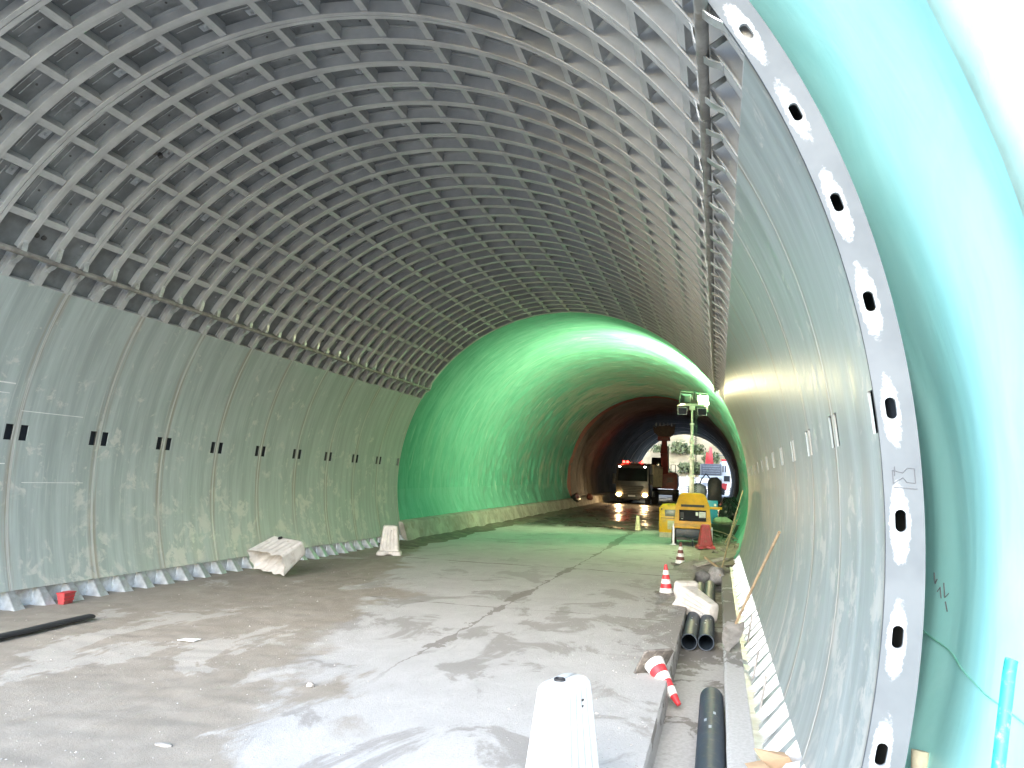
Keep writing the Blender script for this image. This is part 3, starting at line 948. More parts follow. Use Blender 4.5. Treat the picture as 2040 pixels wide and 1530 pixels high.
# ------------------------------------------------------------------ plastic barriers
def barrier(name, label, loc, rz, mat, h=.78, L0=.56, W0=.40, L1=.36, W1=.25, grooves=4, cap=True, rot=None, group='plastic barriers on the carriageway', broken=False, holes=True):
    t = thing(name, label, 'barrier', loc, rz, group)
    if rot: t.rotation_euler = rot
    def section(z, L, W, gd, rnd=.06):
        pts = []
        n = 10
        # rounded rectangle, long sides (along x) carry grooves
        def side(p0, p1, nseg, dep, nrm):
            for i in range(nseg):
                f = i/nseg
                x = p0[0]+(p1[0]-p0[0])*f; y = p0[1]+(p1[1]-p0[1])*f
                d = dep*(.5-.5*math.cos(2*PI*grooves*f)) if dep else 0
                d = min(d, dep*.75)
                pts.append((x-nrm[0]*d, y-nrm[1]*d, z))
        def corner(c, a0):
            for i in range(5):
                a = a0+PI/2*i/5
                pts.append((c[0]+rnd*math.cos(a), c[1]+rnd*math.sin(a), z))
        hx, hy = L/2, W/2
        side((-hx+rnd, -hy), (hx-rnd, -hy), 32, gd, (0, -1)); corner((hx-rnd, -hy+rnd), -PI/2)
        side((hx, -hy+rnd), (hx, hy-rnd), 6, 0, (1, 0)); corner((hx-rnd, hy-rnd), 0)
        side((hx-rnd, hy), (-hx+rnd, hy), 32, gd, (0, 1)); corner((-hx+rnd, hy-rnd), PI/2)
        side((-hx, hy-rnd), (-hx, -hy+rnd), 6, 0, (-1, 0)); corner((-hx+rnd, -hy+rnd), PI)
        return pts
    rings = []
    zs = [.10, .12, .16, .22] + frange(.28, h-.12, .08) + [h-.07, h-.035, h-.012, h]
    for z in zs:
        f = (z-.1)/(h-.1)
        L = L0*.9+(L1-L0*.9)*f; W = W0*.86+(W1-W0*.86)*f
        gd = .016*max(0, min(1, (z-.14)/.1))*max(0, min(1, (h-.06-z)/.08))
        top = max(0, (z-(h-.05))/.05)
        ins = .045*(1-math.sqrt(max(0, 1-top**2)))
        rings.append(section(z, L-2*ins, W-2*ins, gd))
    b = MB(); b.rings(rings, caps=True)
    if broken:
        b.f = b.f[:-2] + b.f[-1:]
        b.v = [(x + (.03*noise.noise((x*9, y*9, 1)) if z < .2 else 0), y, z + (.07*noise.noise((x*8, y*8, 3)) if z < .17 else 0)) for x, y, z in b.v]
    b.build('body', mat, t, smooth=True)
    if not broken:
        f_ = MB()
        fr = []
        for z, e in ((0, .0), (.05, .0), (.085, -.012), (.11, -.05)):
            ring = []
            for (x, y, zz) in section(z, L0+2*e+.06, W0+2*e+.06, 0, .05):
                a = math.atan2(y, x)
                # foot notches
                nt = .05*max(0, 1-abs(abs(x)/(L0*.5)-.0)/.45) if abs(y) > W0*.4 else 0
                ring.append((x, y-math.copysign(nt, y), z if not (nt > .02 and z == 0) else .025))
            fr.append(ring)
        f_.rings(fr, caps=True); f_.build('foot', mat, t, smooth=True)
    if cap:
        c = MB().lathe([(.036, h-.004), (.036, h+.012), (.030, h+.016), (.028, h+.004)], 20, (-L1*.18, 0, 0)); c.build('filler_cap', BLACK, t, smooth=True)
    if holes and not broken:
        for s in (-1, 1):
            c = MB()
            for dz in (-.018, .018):
                c.box((-.005, -.022, dz-.006), (.004, .022, dz+.006))
            o = c.build('connector_slot', BLACK, t)
            f = (h-.14-.1)/(h-.1); o.location = (.05, s*((W0*.86+(W1-W0*.86)*f)/2-.012), h-.14); o.rotation_euler = (0, 0, PI/2)
    return t
barrier('plastic_barrier', 'clean white plastic barrier standing in the foreground with a black filler cap', (3.45, 4.95, GZ+.005), R_(74), WHITEPL, h=.79, L0=.58, W0=.40, L1=.40, W1=.205)
barrier('plastic_barrier', 'dusty white plastic barrier standing upright at the far end of the left wall', (-3.72, 18.5, GZ+.01), R_(20), DUSTPL, h=.74, L0=.56, W0=.44, L1=.36, W1=.28, cap=False)
barrier('plastic_barrier', 'red plastic barrier standing in front of the yellow light tower', (3.98, 25.5, gz(25.5)+.03), R_(15), REDPL, h=.76, L0=.5, W0=.4, L1=.26, W1=.2, cap=False, holes=False)
barrier('plastic_barrier', 'dusty white plastic barrier lying across two black pipes in the gutter', (3.80, 13.9, GZ+.10), 0, DUSTPL, h=.80, L0=.55, W0=.40, L1=.32, W1=.24, cap=False, rot=(R_(8), R_(100), R_(-42)))
bb = barrier('plastic_barrier', 'broken white plastic barrier lying on its side against the left wall', (-4.02, 13.25, GZ+.23), 0, DUSTPL, h=.76, L0=1.0, W0=.50, L1=.82, W1=.30, cap=False, rot=(R_(-62), R_(4), R_(-14)), broken=True, grooves=5)
MB().lathe([(.045, -.008), (.045, .004), (.036, .006)], 16, axis=1).build('drain_hole', BLACK, bb).location = (-.12, -.185, .66)

# ------------------------------------------------------------------ traffic cones
def cone(label, loc, rot=(0,0,0), h=.52, r0=.125, r1=.028, bands=5, dirty=False, cols=None):
    t = thing('traffic_cone', label, 'traffic cone', loc, 0, 'traffic cones beside the gutter')
    t.rotation_euler = rot
    cols = cols or [CONEWHITE, CONERED]
    zb_ = .05
    mb = MB()
    s = .19
    mb.prism([(-s+.03, -s), (s-.03, -s), (s, -s+.03), (s, s-.03), (s-.03, s), (-s+.03, s), (-s, s-.03), (-s, -s+.03)], 2, 0, .028)
    mb.build('foot', CONEDIRT, t, bevel=.006)
    for i in range(bands):
        a, b = i/bands, (i+1)/bands
        ra, rb = r0+(r1-r0)*a, r0+(r1-r0)*b
        za, zb2 = .029+(h-.029)*a, .029+(h-.029)*b
        mb = MB().lathe([(ra+.004 if i % 2 == 0 else ra, za+.0005), (rb+.004 if i % 2 == 0 else rb, zb2-.0005)] , 24)
        mb.build('white_band' if cols[i % 2] is cols[0] else 'red_band', cols[i % 2], t, smooth=True)
    mb = MB().lathe([(r1*1.05, h-.001), (r1*.9, h+.02), (r1*.55, h+.021)], 16); mb.build('tip', cols[(bands-1) % 2], t, smooth=True)
    return t
cone('upright red and white striped traffic cone on the road beside the gutter', (3.44, 15.0, gz(15)+.004), (R_(1), R_(-1.5), .3), h=.52, bands=6, cols=[CONEWHITE, CONERED])
q = Vector((.36, -.42, -.40)).to_track_quat('Z', 'Y').to_euler()
cone('fallen red and white striped traffic cone tipping over the gutter edge', (3.70, 8.72, GZ+.13), q, h=.54, bands=6, r0=.11)
cone('dirty brown and white striped traffic cone standing on the mud before the light tower', (3.43, 20.6, GZ+.01), (0, R_(2), .5), h=.54, bands=6, cols=[CONEWHITE, plain('dirty_cone_brown', (.16, .06, .05), .7)])
cone('small yellowish cone standing on the road left of the yellow compressor', (1.20, 32.1, gz(32.1)+.01), (0, 0, .2), h=.58, r0=.12, r1=.06, bands=3, cols=[plain('cone_cream', (.6, .55, .36), .6), plain('cone_cream_dark', (.52, .47, .30), .6)])

# ------------------------------------------------------------------ pipes in the gutter
def pipe(label, a, b, r, wall=.012, group='black plastic pipes in the gutter'):
    t = thing('plastic_pipe', label, 'pipe', a, 0, group)
    d = Vector(b)-Vector(a); L = d.length
    t.rotation_euler = d.to_track_quat('Z', 'Y').to_euler()
    n = 40
    mb = MB()
    prof = [(r-wall, .001), (r-wall, L), (r, L)]
    rows = frange(0, L, .05 if L < 4 else .10)
    prof = [(r-wall, L-.002), (r-wall, .002), (r-.002, 0)] + [(r*(1.0+.006*(i % 2)), z) for i, z in enumerate(rows)] + [(r-.002, L)]
    rings = [[(rr*math.cos(2*PI*k/n), rr*math.sin(2*PI*k/n), z) for k in range(n)] for rr, z in prof]
    mb.rings(rings + [rings[0]], caps=False)
    mb.build('pipe_wall', BLACKPL, t, smooth=True)
    # faint printed marks
    if L > 3:
        for i in range(3):
            mk = MB().box((-.012, r*1.008, .9+.22*i), (.012, r*1.012, .98+.22*i)); o = mk.build('printed_mark', plain('pale_print', (.35, .4, .45), .6), t); o.rotation_euler = (0, 0, R_(rng.uniform(-20, 40)) if True else 0)
    return t
pipe('black plastic pipe lying in the gutter against the road edge', (3.985, 11.45, GUT_Z+.125), (4.0, 17.6, GUT_Z+.13), .113)
pipe('black plastic pipe lying in the gutter on the wall side of its twin', (4.215, 11.5, GUT_Z+.127), (4.20, 17.9, GUT_Z+.135), .113)
pipe('thick black pipe in the foreground gutter running out of the picture', (4.318, 8.55, GUT_Z+.13), (4.335, 3.5, GUT_Z+.13), .118)
t = thing('rubber_hose', 'flat black hose lying on the dirt beside the left wall', 'hose', (-3.6, 8.5, GZ))
mb = MB(); pts = [(-.0 + .02*noise.noise((i*.4, 0, 0)), -i*.12, .035+.02) for i in range(24)]
rings = []
for i, p in enumerate(pts):
    ph_ = .42*i/24
    rings.append([(p[0]-.10*i/24*0 + .085*math.cos(2*PI*k/12), p[1], p[2]+.03*math.sin(2*PI*k/12)) for k in range(12)])
mb.rings(rings); mb.build('hose_body', BLACK, t, smooth=True); t.rotation_euler = (0, 0, R_(4)); t.location = (-3.58, 8.62, GZ-.01)

# ------------------------------------------------------------------ small litter
def lump(name, label, cat, loc, size, mat, seed, sub=2, group=None, ax=(1,1,1)):
    bm = bmesh.new(); bmesh.ops.create_icosphere(bm, subdivisions=sub, radius=1)
    for v in bm.verts:
        n = v.co.normalized()
        k = 1+.32*noise.noise(n*1.5+Vector((seed*3.1, 0, 0)))+.14*noise.noise(n*4+Vector((0, seed, 0)))
        v.co = Vector((n.x*ax[0], n.y*ax[1], n.z*ax[2]))*k*size
    me = bpy.data.meshes.new(name); bm.to_mesh(me); bm.free(); me.materials.append(mat)
    me.polygons.foreach_set('use_smooth', [sub > 2]*len(me.polygons))
    o = link(name, me); o.location = loc
    return tag(o, label, cat, group)
lump('stone', 'rounded pale stone lying alone on the dirt road', 'stone', (.64, 6.86, GZ+.02), .034, STONE, 3, 3, None, (1.1, .9, .8))
lump('stone', 'long whitish stone flake on the near dirt', 'stone', (.47, 5.05, GZ+.012), .05, STONE, 5, 2, None, (1.4, .7, .25))
pp = MB(); pp.add([(-.10, -.06, .012), (.10, -.03, .006), (.12, .08, .016), (-.08, .06, .01), (-.10, -.06, .006), (.10, -.03, .0), (.12, .08, .009), (-.08, .06, .004)], [(0,1,2,3), (7,6,5,4), (0,4,5,1), (1,5,6,2), (2,6,7,3), (3,7,4,0)])
o = pp.build('paper_scrap', PAPER); o.location = (-1.63, 8.04, GZ+.012); tag(o, 'white scrap of paper lying flat on the dirt', 'paper')

# loose pebbles nobody could count
pv = MB()
rg = random.Random(11)
for i in range(2600):
    u = rg.random()
    y = 4.2 + 16*u**1.5
    x = rg.uniform(-4.6, 3.8)
    if rg.random() < .3: x = 3.86-abs(rg.gauss(0, .5))
    s = rg.choice((.003, .004, .005, .006, .008)) * (1+.04*y) * rg.uniform(.6, 1.2)
    if rg.random() < .03: s *= 2
    z = road_z(x, y)
    pts = [(1,0,0),(-1,0,0),(0,1,0),(0,-1,0),(0,0,.8),(0,0,-.4)]
    a = rg.random()*6
    pv.add([(x+(p[0]*math.cos(a)-p[1]*math.sin(a))*s*rg.uniform(.7, 1.3), y+(p[0]*math.sin(a)+p[1]*math.cos(a))*s*rg.uniform(.7, 1.3), z+p[2]*s) for p in pts],
           [(0,2,4),(2,1,4),(1,3,4),(3,0,4),(2,0,5),(1,2,5),(3,1,5),(0,3,5)])
tag(pv.build('loose_gravel', STONE, fix=False), 'loose gravel and crumbs scattered over the road', kind='stuff')

# red crate behind the left foot gussets
t = thing('crate', 'red plastic tub lying on the foot of the left wall formwork', 'crate', (-4.66, 9.3, GZ+.03), R_(8)); t.scale = (.6, .6, .75)
mb = MB(); mb.hexa([(-.07,-.15,0),(.07,-.15,0),(.07,.15,0),(-.07,.15,0),(-.10,-.20,.2),(.10,-.2,.2),(.10,.2,.2),(-.10,.2,.2)]); mb.f = [f for f in mb.f if f != (4,5,6,7)]
mb.build('tub', REDPL, t)
for zz in (.06, .12): MB().box((.082+zz*.1, -.17, zz), (.092+zz*.1, .17, zz+.025)).build('rib', CONERED, t)
MB().prism([(-.11,-.21),(.11,-.21),(.11,.21),(-.11,.21)], 2, .2, .215).build('rim', CONERED, t)

# shovel leaning on the right wall
t = thing('shovel', 'long-handled shovel leaning against the right formwork wall', 'shovel', (4.55, 10.2, GZ))
a = Vector((4.60, 10.55, GZ+.30)); b = Vector((5.05, 9.35, -.33))
def sub(o, p): o.parent = p; o.matrix_parent_inverse = Matrix.Translation(-p.location); return o
sub(MB().tube([a, a.lerp(b, .5)+Vector((.0, 0, .01)), b], .017, 10).build('handle', WOOD, None, smooth=True), t)
bl = MB(); 
rows = []
for i in range(7):
    f = i/6
    w = .12*(1-.75*max(0, (f-.45)/.55)**2) if f > .1 else .10
    c = a + (Vector((4.50, 10.15, GZ+.02))-a)*f
    rows.append([c+Vector((-w, .0, .03*((abs(w)/.12)**2))), c+Vector((-w*.4, 0, .0)), c+Vector((w*.4, 0, 0)), c+Vector((w, 0, .03))])
for r in rows: bl.v += [tuple(p) for p in r]
for i in range(6):
    for j in range(3): bl.f.append((i*4+j, i*4+j+1, (i+1)*4+j+1, (i+1)*4+j))
n0 = len(bl.v); bl.v += [(x, y+.004, z-.005) for x, y, z in bl.v]; bl.f += [tuple(i+n0 for i in f[::-1]) for f in bl.f]
sub(bl.build('blade', RUSTPIPE, None, smooth=True, fix=False), t)

# leaning rods and planks by the end of the right wall
t = thing('wooden_pole', 'long thin wooden pole leaning on the end of the right formwork', 'pole', (4.5, 20, GZ))
sub(MB().tube([(4.42, 18.6, GZ+.02), (4.75, 22.2, -.9), (5.12, 25.5, .05)], .018, 8).build('shaft', WOOD, None), t)
t = thing('wooden_pole', 'shorter pale pole leaning across the mud beside the red barrier', 'pole', (4.4, 22, GZ))
sub(MB().tube([(4.50, 21.4, GZ+.05), (4.72, 23.0, -1.2), (4.95, 25.2, -.55)], .02, 8).build('shaft', WOOD, None), t)

# sacks and mud heap with a board at the end of the gutter
lump('sandbag', 'pale grey full sack on the wall side of the gutter end', 'sandbag', (4.34, 18.75, GUT_Z+.26), .20, BAGC, 2, 3, 'sacks in the gutter', (1, .9, 1.05))
lump('sandbag', 'darker grey sack slumped in the gutter next to the full sack', 'sandbag', (4.03, 18.7, GUT_Z+.2), .19, plain('dark_sack', (.18, .175, .17), .85, 0, .3, 9, None, .5), 9, 3, 'sacks in the gutter', (.9, .9, 1.0))
heap = MB()
rows = []
for i in range(26):
    r = []
    for j in range(14):
        x = 3.25+i*.06; y = 19.1+j*.14
        e = max(0, 1-((i-12.5)/13)**2)*max(0, 1-((j-6.5)/7)**2)
        r.append((x, y, GZ-.06+.26*e+e*.09*noise.noise((x*6, y*5, 0))+.03*noise.noise((x*15, y*14, 3))))
    rows.append(r)
for r in rows: heap.v += r
for i in range(25):
    for j in range(13): heap.f.append((i*14+j, i*14+j+1, (i+1)*14+j+1, (i+1)*14+j))
o = heap.build('mud_heap', plain('grey_mud', (.27, .25, .22), .9, 0, .35, 3, (.16, .145, .12), .8), smooth=True)
tag(o, 'low heap of grey mud and rubble across the end of the gutter', 'mud heap')
t = thing('board', 'weathered board lying on the mud heap at the end of the gutter', 'board', (4.2, 19.6, GZ+.2)); t.rotation_euler = (R_(6), R_(-12), R_(35))
MB().box((-.45, -.09, 0), (.45, .09, .03)).build('plank', plain('grey_board', (.36, .335, .30), .85, 0, .3, 9), t)
t = thing('batten', 'short pale batten sticking out of the mud heap over the sacks', 'batten', (4.25, 19.2, GZ+.2)); t.rotation_euler = (R_(-10), R_(18), R_(-55))
MB().box((-.35, -.02, 0), (.35, .02, .04)).build('strip', WOOD, t)

# cardboard and wrapping at the lower right
t = thing('cardboard_box', 'crushed brown cardboard box at the foot of the near right wall', 'cardboard', (4.80, 5.82, GZ+.02), R_(10)); t.scale = (.85, .85, .65)
mb = MB(); mb.hexa([(-.13,-.15,0),(.12,-.16,0),(.13,.15,0),(-.12,.14,0),(-.10,-.12,.20),(.14,-.15,.17),(.10,.14,.23),(-.13,.12,.19)]); mb.f = [f for f in mb.f if f != (4,5,6,7)]
mb.build('box_body', CARD, t)
for pts in ([(-.10,-.12,.20),(.14,-.15,.17),(.17,-.30,.19),(-.08,-.27,.24)], [(.10,.14,.23),(-.13,.12,.19),(-.16,.26,.25),(.09,.28,.22)], [(-.10,-.12,.20),(-.13,.12,.19),(-.27,.09,.16),(-.25,-.11,.15)]):
    q = MB(); q.hexa(pts + [(x, y, z+.006) for x, y, z in pts]); q.build('flap', CARD, t)
t = thing('paper_scrap', 'torn white wrapping with red print leaning on the cardboard', 'paper', (4.85, 5.60, GZ+.17), R_(-8)); t.scale = (.8, .8, .8)
q = MB(); q.hexa([(-.12,-.10,0),(.09,-.16,.05),(.10,.12,.10),(-.06,.16,.03)] + [(-.12,-.10,.006),(.09,-.16,.056),(.10,.12,.106),(-.06,.16,.036)]); q.build('sheet', PAPER, t)
q = MB(); q.hexa([(.02,-.20,-.02),(.11,-.20,.02),(.12,-.06,.04),(.03,-.06,.03)] + [(.02,-.20,-.01),(.11,-.20,.03),(.12,-.06,.05),(.03,-.06,.04)]); q.build('red_print', REDPL, t)

# turquoise pole and stub by the near sheet
t = thing('painted_pole', 'worn turquoise steel pole leaning in the lower right corner before the sheet', 'pole', (5.3, 3.3, GZ))
sub(MB().tube([(5.10, 3.02, GZ), (5.33, 3.22, -.86), (5.415, 3.32, -.50), (5.43, 3.34, -.455), (5.434, 3.343, -.445)], .022, 14).build('shaft', GREENPOLE, None, smooth=True), t)
t = thing('timber_stub', 'pale sawn timber stub at the bottom edge beside the end flange', 'timber', (5.35, 4.3, GZ))
sub(MB().tube([(5.36, 4.6, GZ), (5.42, 4.72, -1.20)], .045, 12).build('post', plain('pale_timber', (.5, .45, .33), .8, 0, .2, 9), None, smooth=True), t)

# ------------------------------------------------------------------ light tower
LT = thing('light_tower', 'yellow mobile light tower on wheels with a raised mast and one lit floodlight', 'light tower', (3.52, 27.2, gz(27)), R_(3))
W = .60
def canopy():
    mb = MB()
    # side profile: the front face leans back, hump on top
    prof_f = [(-W, .55), (W, .55), (W, .72), (W*.92, 1.30), (W*.70, 1.66), (W*.52, 1.72), (-W*.52, 1.72), (-W*.70, 1.66), (-W*.92, 1.30), (-W, .72)]
    n = len(prof_f)
    fr = [(x, -.62+max(0, z-.72)*.22, z) for x, z in prof_f]
    bk = [(x, .95-max(0, z-.72)*.12, z) for x, z in prof_f]
    mb.add(fr+bk, [tuple(range(n)), tuple(range(n, 2*n))[::-1]] + [(i, n+i, n+(i+1) % n, (i+1) % n) for i in range(n)])
    return mb
canopy().build('canopy', YELLOW, LT, bevel=.03)
def on_face(x0, x1, z0, z1, d, mat, name, parent=LT):
    fy = lambda z: -.62+max(0, z-.72)*.22
    m = MB(); m.hexa([(x0, fy(z0)-d, z0), (x1, fy(z0)-d, z0), (x1, fy(z0)+.01, z0), (x0, fy(z0)+.01, z0), (x0, fy(z1)-d, z1), (x1, fy(z1)-d, z1), (x1, fy(z1)+.01, z1), (x0, fy(z1)+.01, z1)])
    return m.build(name, mat, parent)
cp = on_face(-.44, .44, .80, 1.16, .012, GLASSD, 'control_panel')
on_face(.10, .18, .98, 1.10, .016, LABELW, 'sticker', cp)
on_face(.21, .42, .92, 1.11, .016, LABELW, 'sticker', cp)
on_face(-.40, -.28, .90, 1.08, .016, BLACK, 'dial', cp)
on_face(-.37, -.31, .86, .875, .017, LABELW, 'switch', cp)
for i in range(4):
    on_face(.225, .405, .935+.04*i, .945+.04*i, .018, BLACK, 'print_line', cp)
on_face(-.38, .38, 1.26, 1.34, .010, BLACK, 'vent_slot')
on_face(-.60, .60, .62, .70, .02, plain('dark_yellow_trim', (.50, .27, .015), .4), 'lower_trim')  # darker yellow strip along the lower front
MB().box((-.56, -.60, .26), (.56, .90, .545)).build('chassis', NAVY, LT, bevel=.03)
MB().prism([(-.50, .16), (.50, .16), (.54, .258), (-.54, .258)], 1, -.50, .80).build('belly', BLACK, LT)
def wheel(parent, x, y, z, r, w, mat=RUBBER, name='wheel'):
    m = MB().lathe([(r*.55, -w/2), (r*.9, -w/2), (r, -w/3), (r, w/3), (r*.9, w/2), (r*.55, w/2)], 22, axis=0)
    o = m.build(name, mat, parent, smooth=True); o.location = (x, y, z)
    m2 = MB().lathe([(r*.54, -w*.42), (r*.5, -w*.3), (r*.2, -w*.25), (r*.2, w*.25), (r*.5, w*.3), (r*.54, w*.42)], 18, axis=0)
    m2.build('rim', STEEL, o, smooth=True)
    return o
wheel(LT, -.60, .20, .28, .28, .17); wheel(LT, .60, .20, .28, .28, .17)
for x, y in ((-.62, -.55), (.62, -.55), (-.62, .85), (.62, .85)):
    m = MB().box((x-.03, y-.03, .03), (x+.03, y+.03, .62)); m.box((x-.09, y-.09, 0), (x+.09, y+.09, .03)); m.build('jack_leg', GALV, LT)
m = MB().tube([(-.3, -.6, .30), (0, -1.05, .22), (.3, -.6, .30)], .025, 8); m.tube([(0, -1.05, .22), (0, -1.2, .22)], .03, 8); m.tube([(0, -1.08, .22), (0, -1.08, .0)], .022, 8); m.build('tow_bar', NAVY, LT)
m = MB().box((.56, -.02, 1.20), (.98, .06, 1.28)); m.build('outrigger_arm', YELLOW2, LT, bevel=.008)
MX, MY = -.02, .35
zs_ = [1.72, 2.35, 2.95, 3.55, 4.15, 4.72]
for i in range(5):
    r = .085-.012*i
    m = MB().box((MX-r, MY-r, zs_[i]-.05), (MX+r, MY+r, zs_[i+1])); m.build('mast_section', MASTC, LT, bevel=.006)
    m = MB().box((MX-r-.03, MY-r-.03, zs_[i+1]-.08), (MX+r+.03, MY+r+.03, zs_[i+1]-.02)); m.build('mast_collar', MASTC, LT)
pts = []
for i in range(46*8):
    a = 2*PI*i/8
    pts.append((MX+.13+.04*math.cos(a), MY+.04*math.sin(a), 1.75+2.95*i/(46*8)))
MB().tube(pts, .010, 5).build('coiled_cable', BLACK, LT, smooth=True)
m = MB().box((MX-.40, MY-.03, 4.74), (MX+.42, MY+.03, 4.82)); m.box((MX-.10, MY-.06, 4.60), (MX+.10, MY+.06, 4.735)); m.build('crossbar', MASTC, LT, bevel=.006)
def flood(x, z, lit=False, tilt=0, mat=BLACK, rz=0):
    h = MB(); h.hexa([(-.16,.05,-.13),(.16,.05,-.13),(.10,.20,-.08),(-.10,.20,-.08),(-.16,.05,.13),(.16,.05,.13),(.10,.20,.08),(-.10,.20,.08)])
    o = h.build('floodlight', DARKSTEEL, LT, bevel=.008)
    o.scale = (1.3, 1.2, 1.3) if lit else (1, 1, 1)
    o.location = (x, MY-.05, z); o.rotation_euler = (R_(tilt), 0, R_(rz))
    MB().box((-.145, .035, -.115), (.145, .0485, .115)).build('lens', LAMPON if lit else GLASSD, o)
    fr = MB()
    for a, b in (((-.16,.03,-.13),(.16,.05,-.115)), ((-.16,.03,.115),(.16,.05,.13)), ((-.16,.03,-.115),(-.146,.05,.115)), ((.146,.03,-.115),(.16,.05,.115))): fr.box(a, b)
    fr.build('lens_frame', GALV, o)
    MB().tube([(-.18, .1, 0), (-.18, .1, .19), (.18, .1, .19), (.18, .1, 0)], .012, 6).build('bracket', MASTC, o)
    return o
flood(MX-.33, 4.56, tilt=10); flood(MX+.33, 4.54, tilt=10, rz=-15)
flood(MX-.26, 5.0, lit=True, tilt=-12, rz=205); flood(MX+.40, 4.97, lit=True, tilt=-8, rz=28)
ld = bpy.data.lights.new('floodlight_lamp', 'AREA'); lo = bpy.data.objects.new('floodlight_lamp', ld); COL.objects.link(lo)
ld.shape = 'RECTANGLE'; ld.size = .30; ld.size_y = .24; ld.energy = 100; ld.color = (1.0, .88, .52); ld.spread = PI
lo.parent = LT; lo.location = (MX+.40-.02, MY-.02, 4.97); lo.rotation_euler = (R_(70), 0, R_(200))
ld = bpy.data.lights.new('floodlight_lamp', 'AREA'); lo = bpy.data.objects.new('floodlight_lamp', ld); COL.objects.link(lo)
ld.shape = 'RECTANGLE'; ld.size = .30; ld.size_y = .24; ld.energy = 210; ld.color = (1.0, .90, .56)
lo.parent = LT; lo.location = (MX-.27, MY+.06, 5.0); lo.rotation_euler = (R_(122), 0, R_(32))

# ------------------------------------------------------------------ compressor, cabinet, junk behind it
t = thing('compressor', 'boxy yellow compressor standing behind the left side of the light tower', 'compressor', (2.78, 30.2, gz(30)+.0), R_(-2))
mb = MB(); mb.prism([(-.52, .18), (.6, .18), (.6, 1.10), (.5, 1.22), (-.40, 1.22), (-.52, 1.08)], 1, -.7, .9); mb.build('housing', YELLOW2, t, bevel=.03)
MB().box((-.50, -.66, 0), (.58, .86, .176)).build('base', plain('pale_base', (.45, .42, .30), .6), t)
MB().box((-.30, -.718, .78), (.12, -.70, 1.02)).build('door_window', plain('grey_window', (.20, .20, .19), .3), t, bevel=.01)
MB().box((-.2, -.715, .30), (.1, -.70, .62)).build('door_panel', plain('pale_panel', (.48, .44, .26), .5), t)
MB().box((-.44, -.72, 1.0), (-.40, -.70, 1.06)).build('lock', BLACK, t)
MB().box((-.45, -.715, .70), (.5, -.701, .715)).build('trim', BLACK, t)
t = thing('blue_cabinet', 'tall bright blue steel cabinet standing behind the light tower', 'cabinet', (4.12, 33.2, gz(33)))
MB().box((-.45, -.3, .0), (.24, .4, 1.32)).build('housing', BLUE, t, bevel=.015)
MB().box((.08, -.312, 1.10), (.17, -.301, 1.20)).build('sticker', LABELW, t)
MB().box((.13, -.33, .55), (.16, -.301, .62)).build('handle', GALV, t)
lump('tarpaulin_bundle', 'crumpled pale tarpaulin lying on the junk right of the blue cabinet', 'tarpaulin', (4.55, 31.0, gz(31)+.62), .30, plain('cream_tarp', (.62, .58, .42), .8, 0, .2, 6, None, .4), 4, 3, None, (1.2, .7, .5))
lump('black_sheeting', 'heap of shiny black plastic sheeting against the right tunnel wall', 'sheeting', (4.9, 39.5, gz(39)+.55), .75, plain('shiny_black_sheet', (.02, .026, .024), .25, 0, .3, 5, None, .9), 6, 4, None, (.75, 2.0, 1.0))
t = thing('steel_skip', 'low dark green steel trough under the pale tarpaulin', 'trough', (4.55, 30.8, gz(31)), R_(4))
mb = MB(); mb.hexa([(-.38,-.6,.05),(.42,-.6,.05),(.42,.7,.05),(-.38,.7,.05),(-.48,-.7,.5),(.5,-.7,.5),(.5,.8,.5),(-.48,.8,.5)]); mb.build('trough', plain('dark_green_paint', (.05, .075, .045), .5), t)
MB().box((-.52, -.74, .5), (.54, -.68, .54)).build('rim', plain('dark_green_rim', (.07, .10, .06), .5), t)
for i, (lab, a, b, r) in enumerate((('thin rusty rod lying over the mud beside the trough', (4.0, 28.8, -1.35), (5.0, 28.4, -1.62), .02), ('bent reinforcing bar sticking up by the right wall', (4.75, 27.5, -1.6), (5.15, 29.5, -.75), .014), ('broken timber lath leaning on the right membrane', (4.6, 26.8, -1.66), (5.0, 27.8, -.95), .02))):
    o = MB().tube([a, ((a[0]+b[0])/2+.03, (a[1]+b[1])/2, (a[2]+b[2])/2+.04), b], r, 6).build('rod', WOOD if i != 1 else RUSTPIPE); tag(o, lab, 'rod', 'loose rods by the right wall')
jk = MB(); rg = random.Random(5)
for i in range(60):
    x = rg.uniform(4.2, 5.1); y = rg.uniform(23, 33); a = rg.random()*6; L = rg.uniform(.05, .28); z = verge_z(x, y)+.03
    jk.tube([(x, y, z), (x+L*math.cos(a), y+L*math.sin(a), z+rg.uniform(0, .1))], rg.uniform(.008, .03), 5)
tag(jk.build('debris', plain('mixed_debris', (.3, .27, .22), .8, 0, .5, 5)), 'splinters and scrap littering the mud on the right', kind='stuff')
# pale debris and black sheet at left kerb far away
for i, (lab, lx, ly, lz, s, mt, axx) in enumerate((
    ('dark plastic bundle lying on the left kerb before the truck', -4.7, 50.5, .62, .42, plain('dark_bundle', (.03, .035, .035), .4, 0, .4, 5, None, .8), (.6, 3.0, .7)),
    ('orange-lit fleece roll lying on the kerb left of the truck', -4.5, 55.0, .6, .36, REDFELT, (.6, 1.6, .7)))):
    lump('sheet_bundle', lab, 'bundle', (lx, ly, gz(ly)+lz), s, mt, 12+i, 3, None, axx)

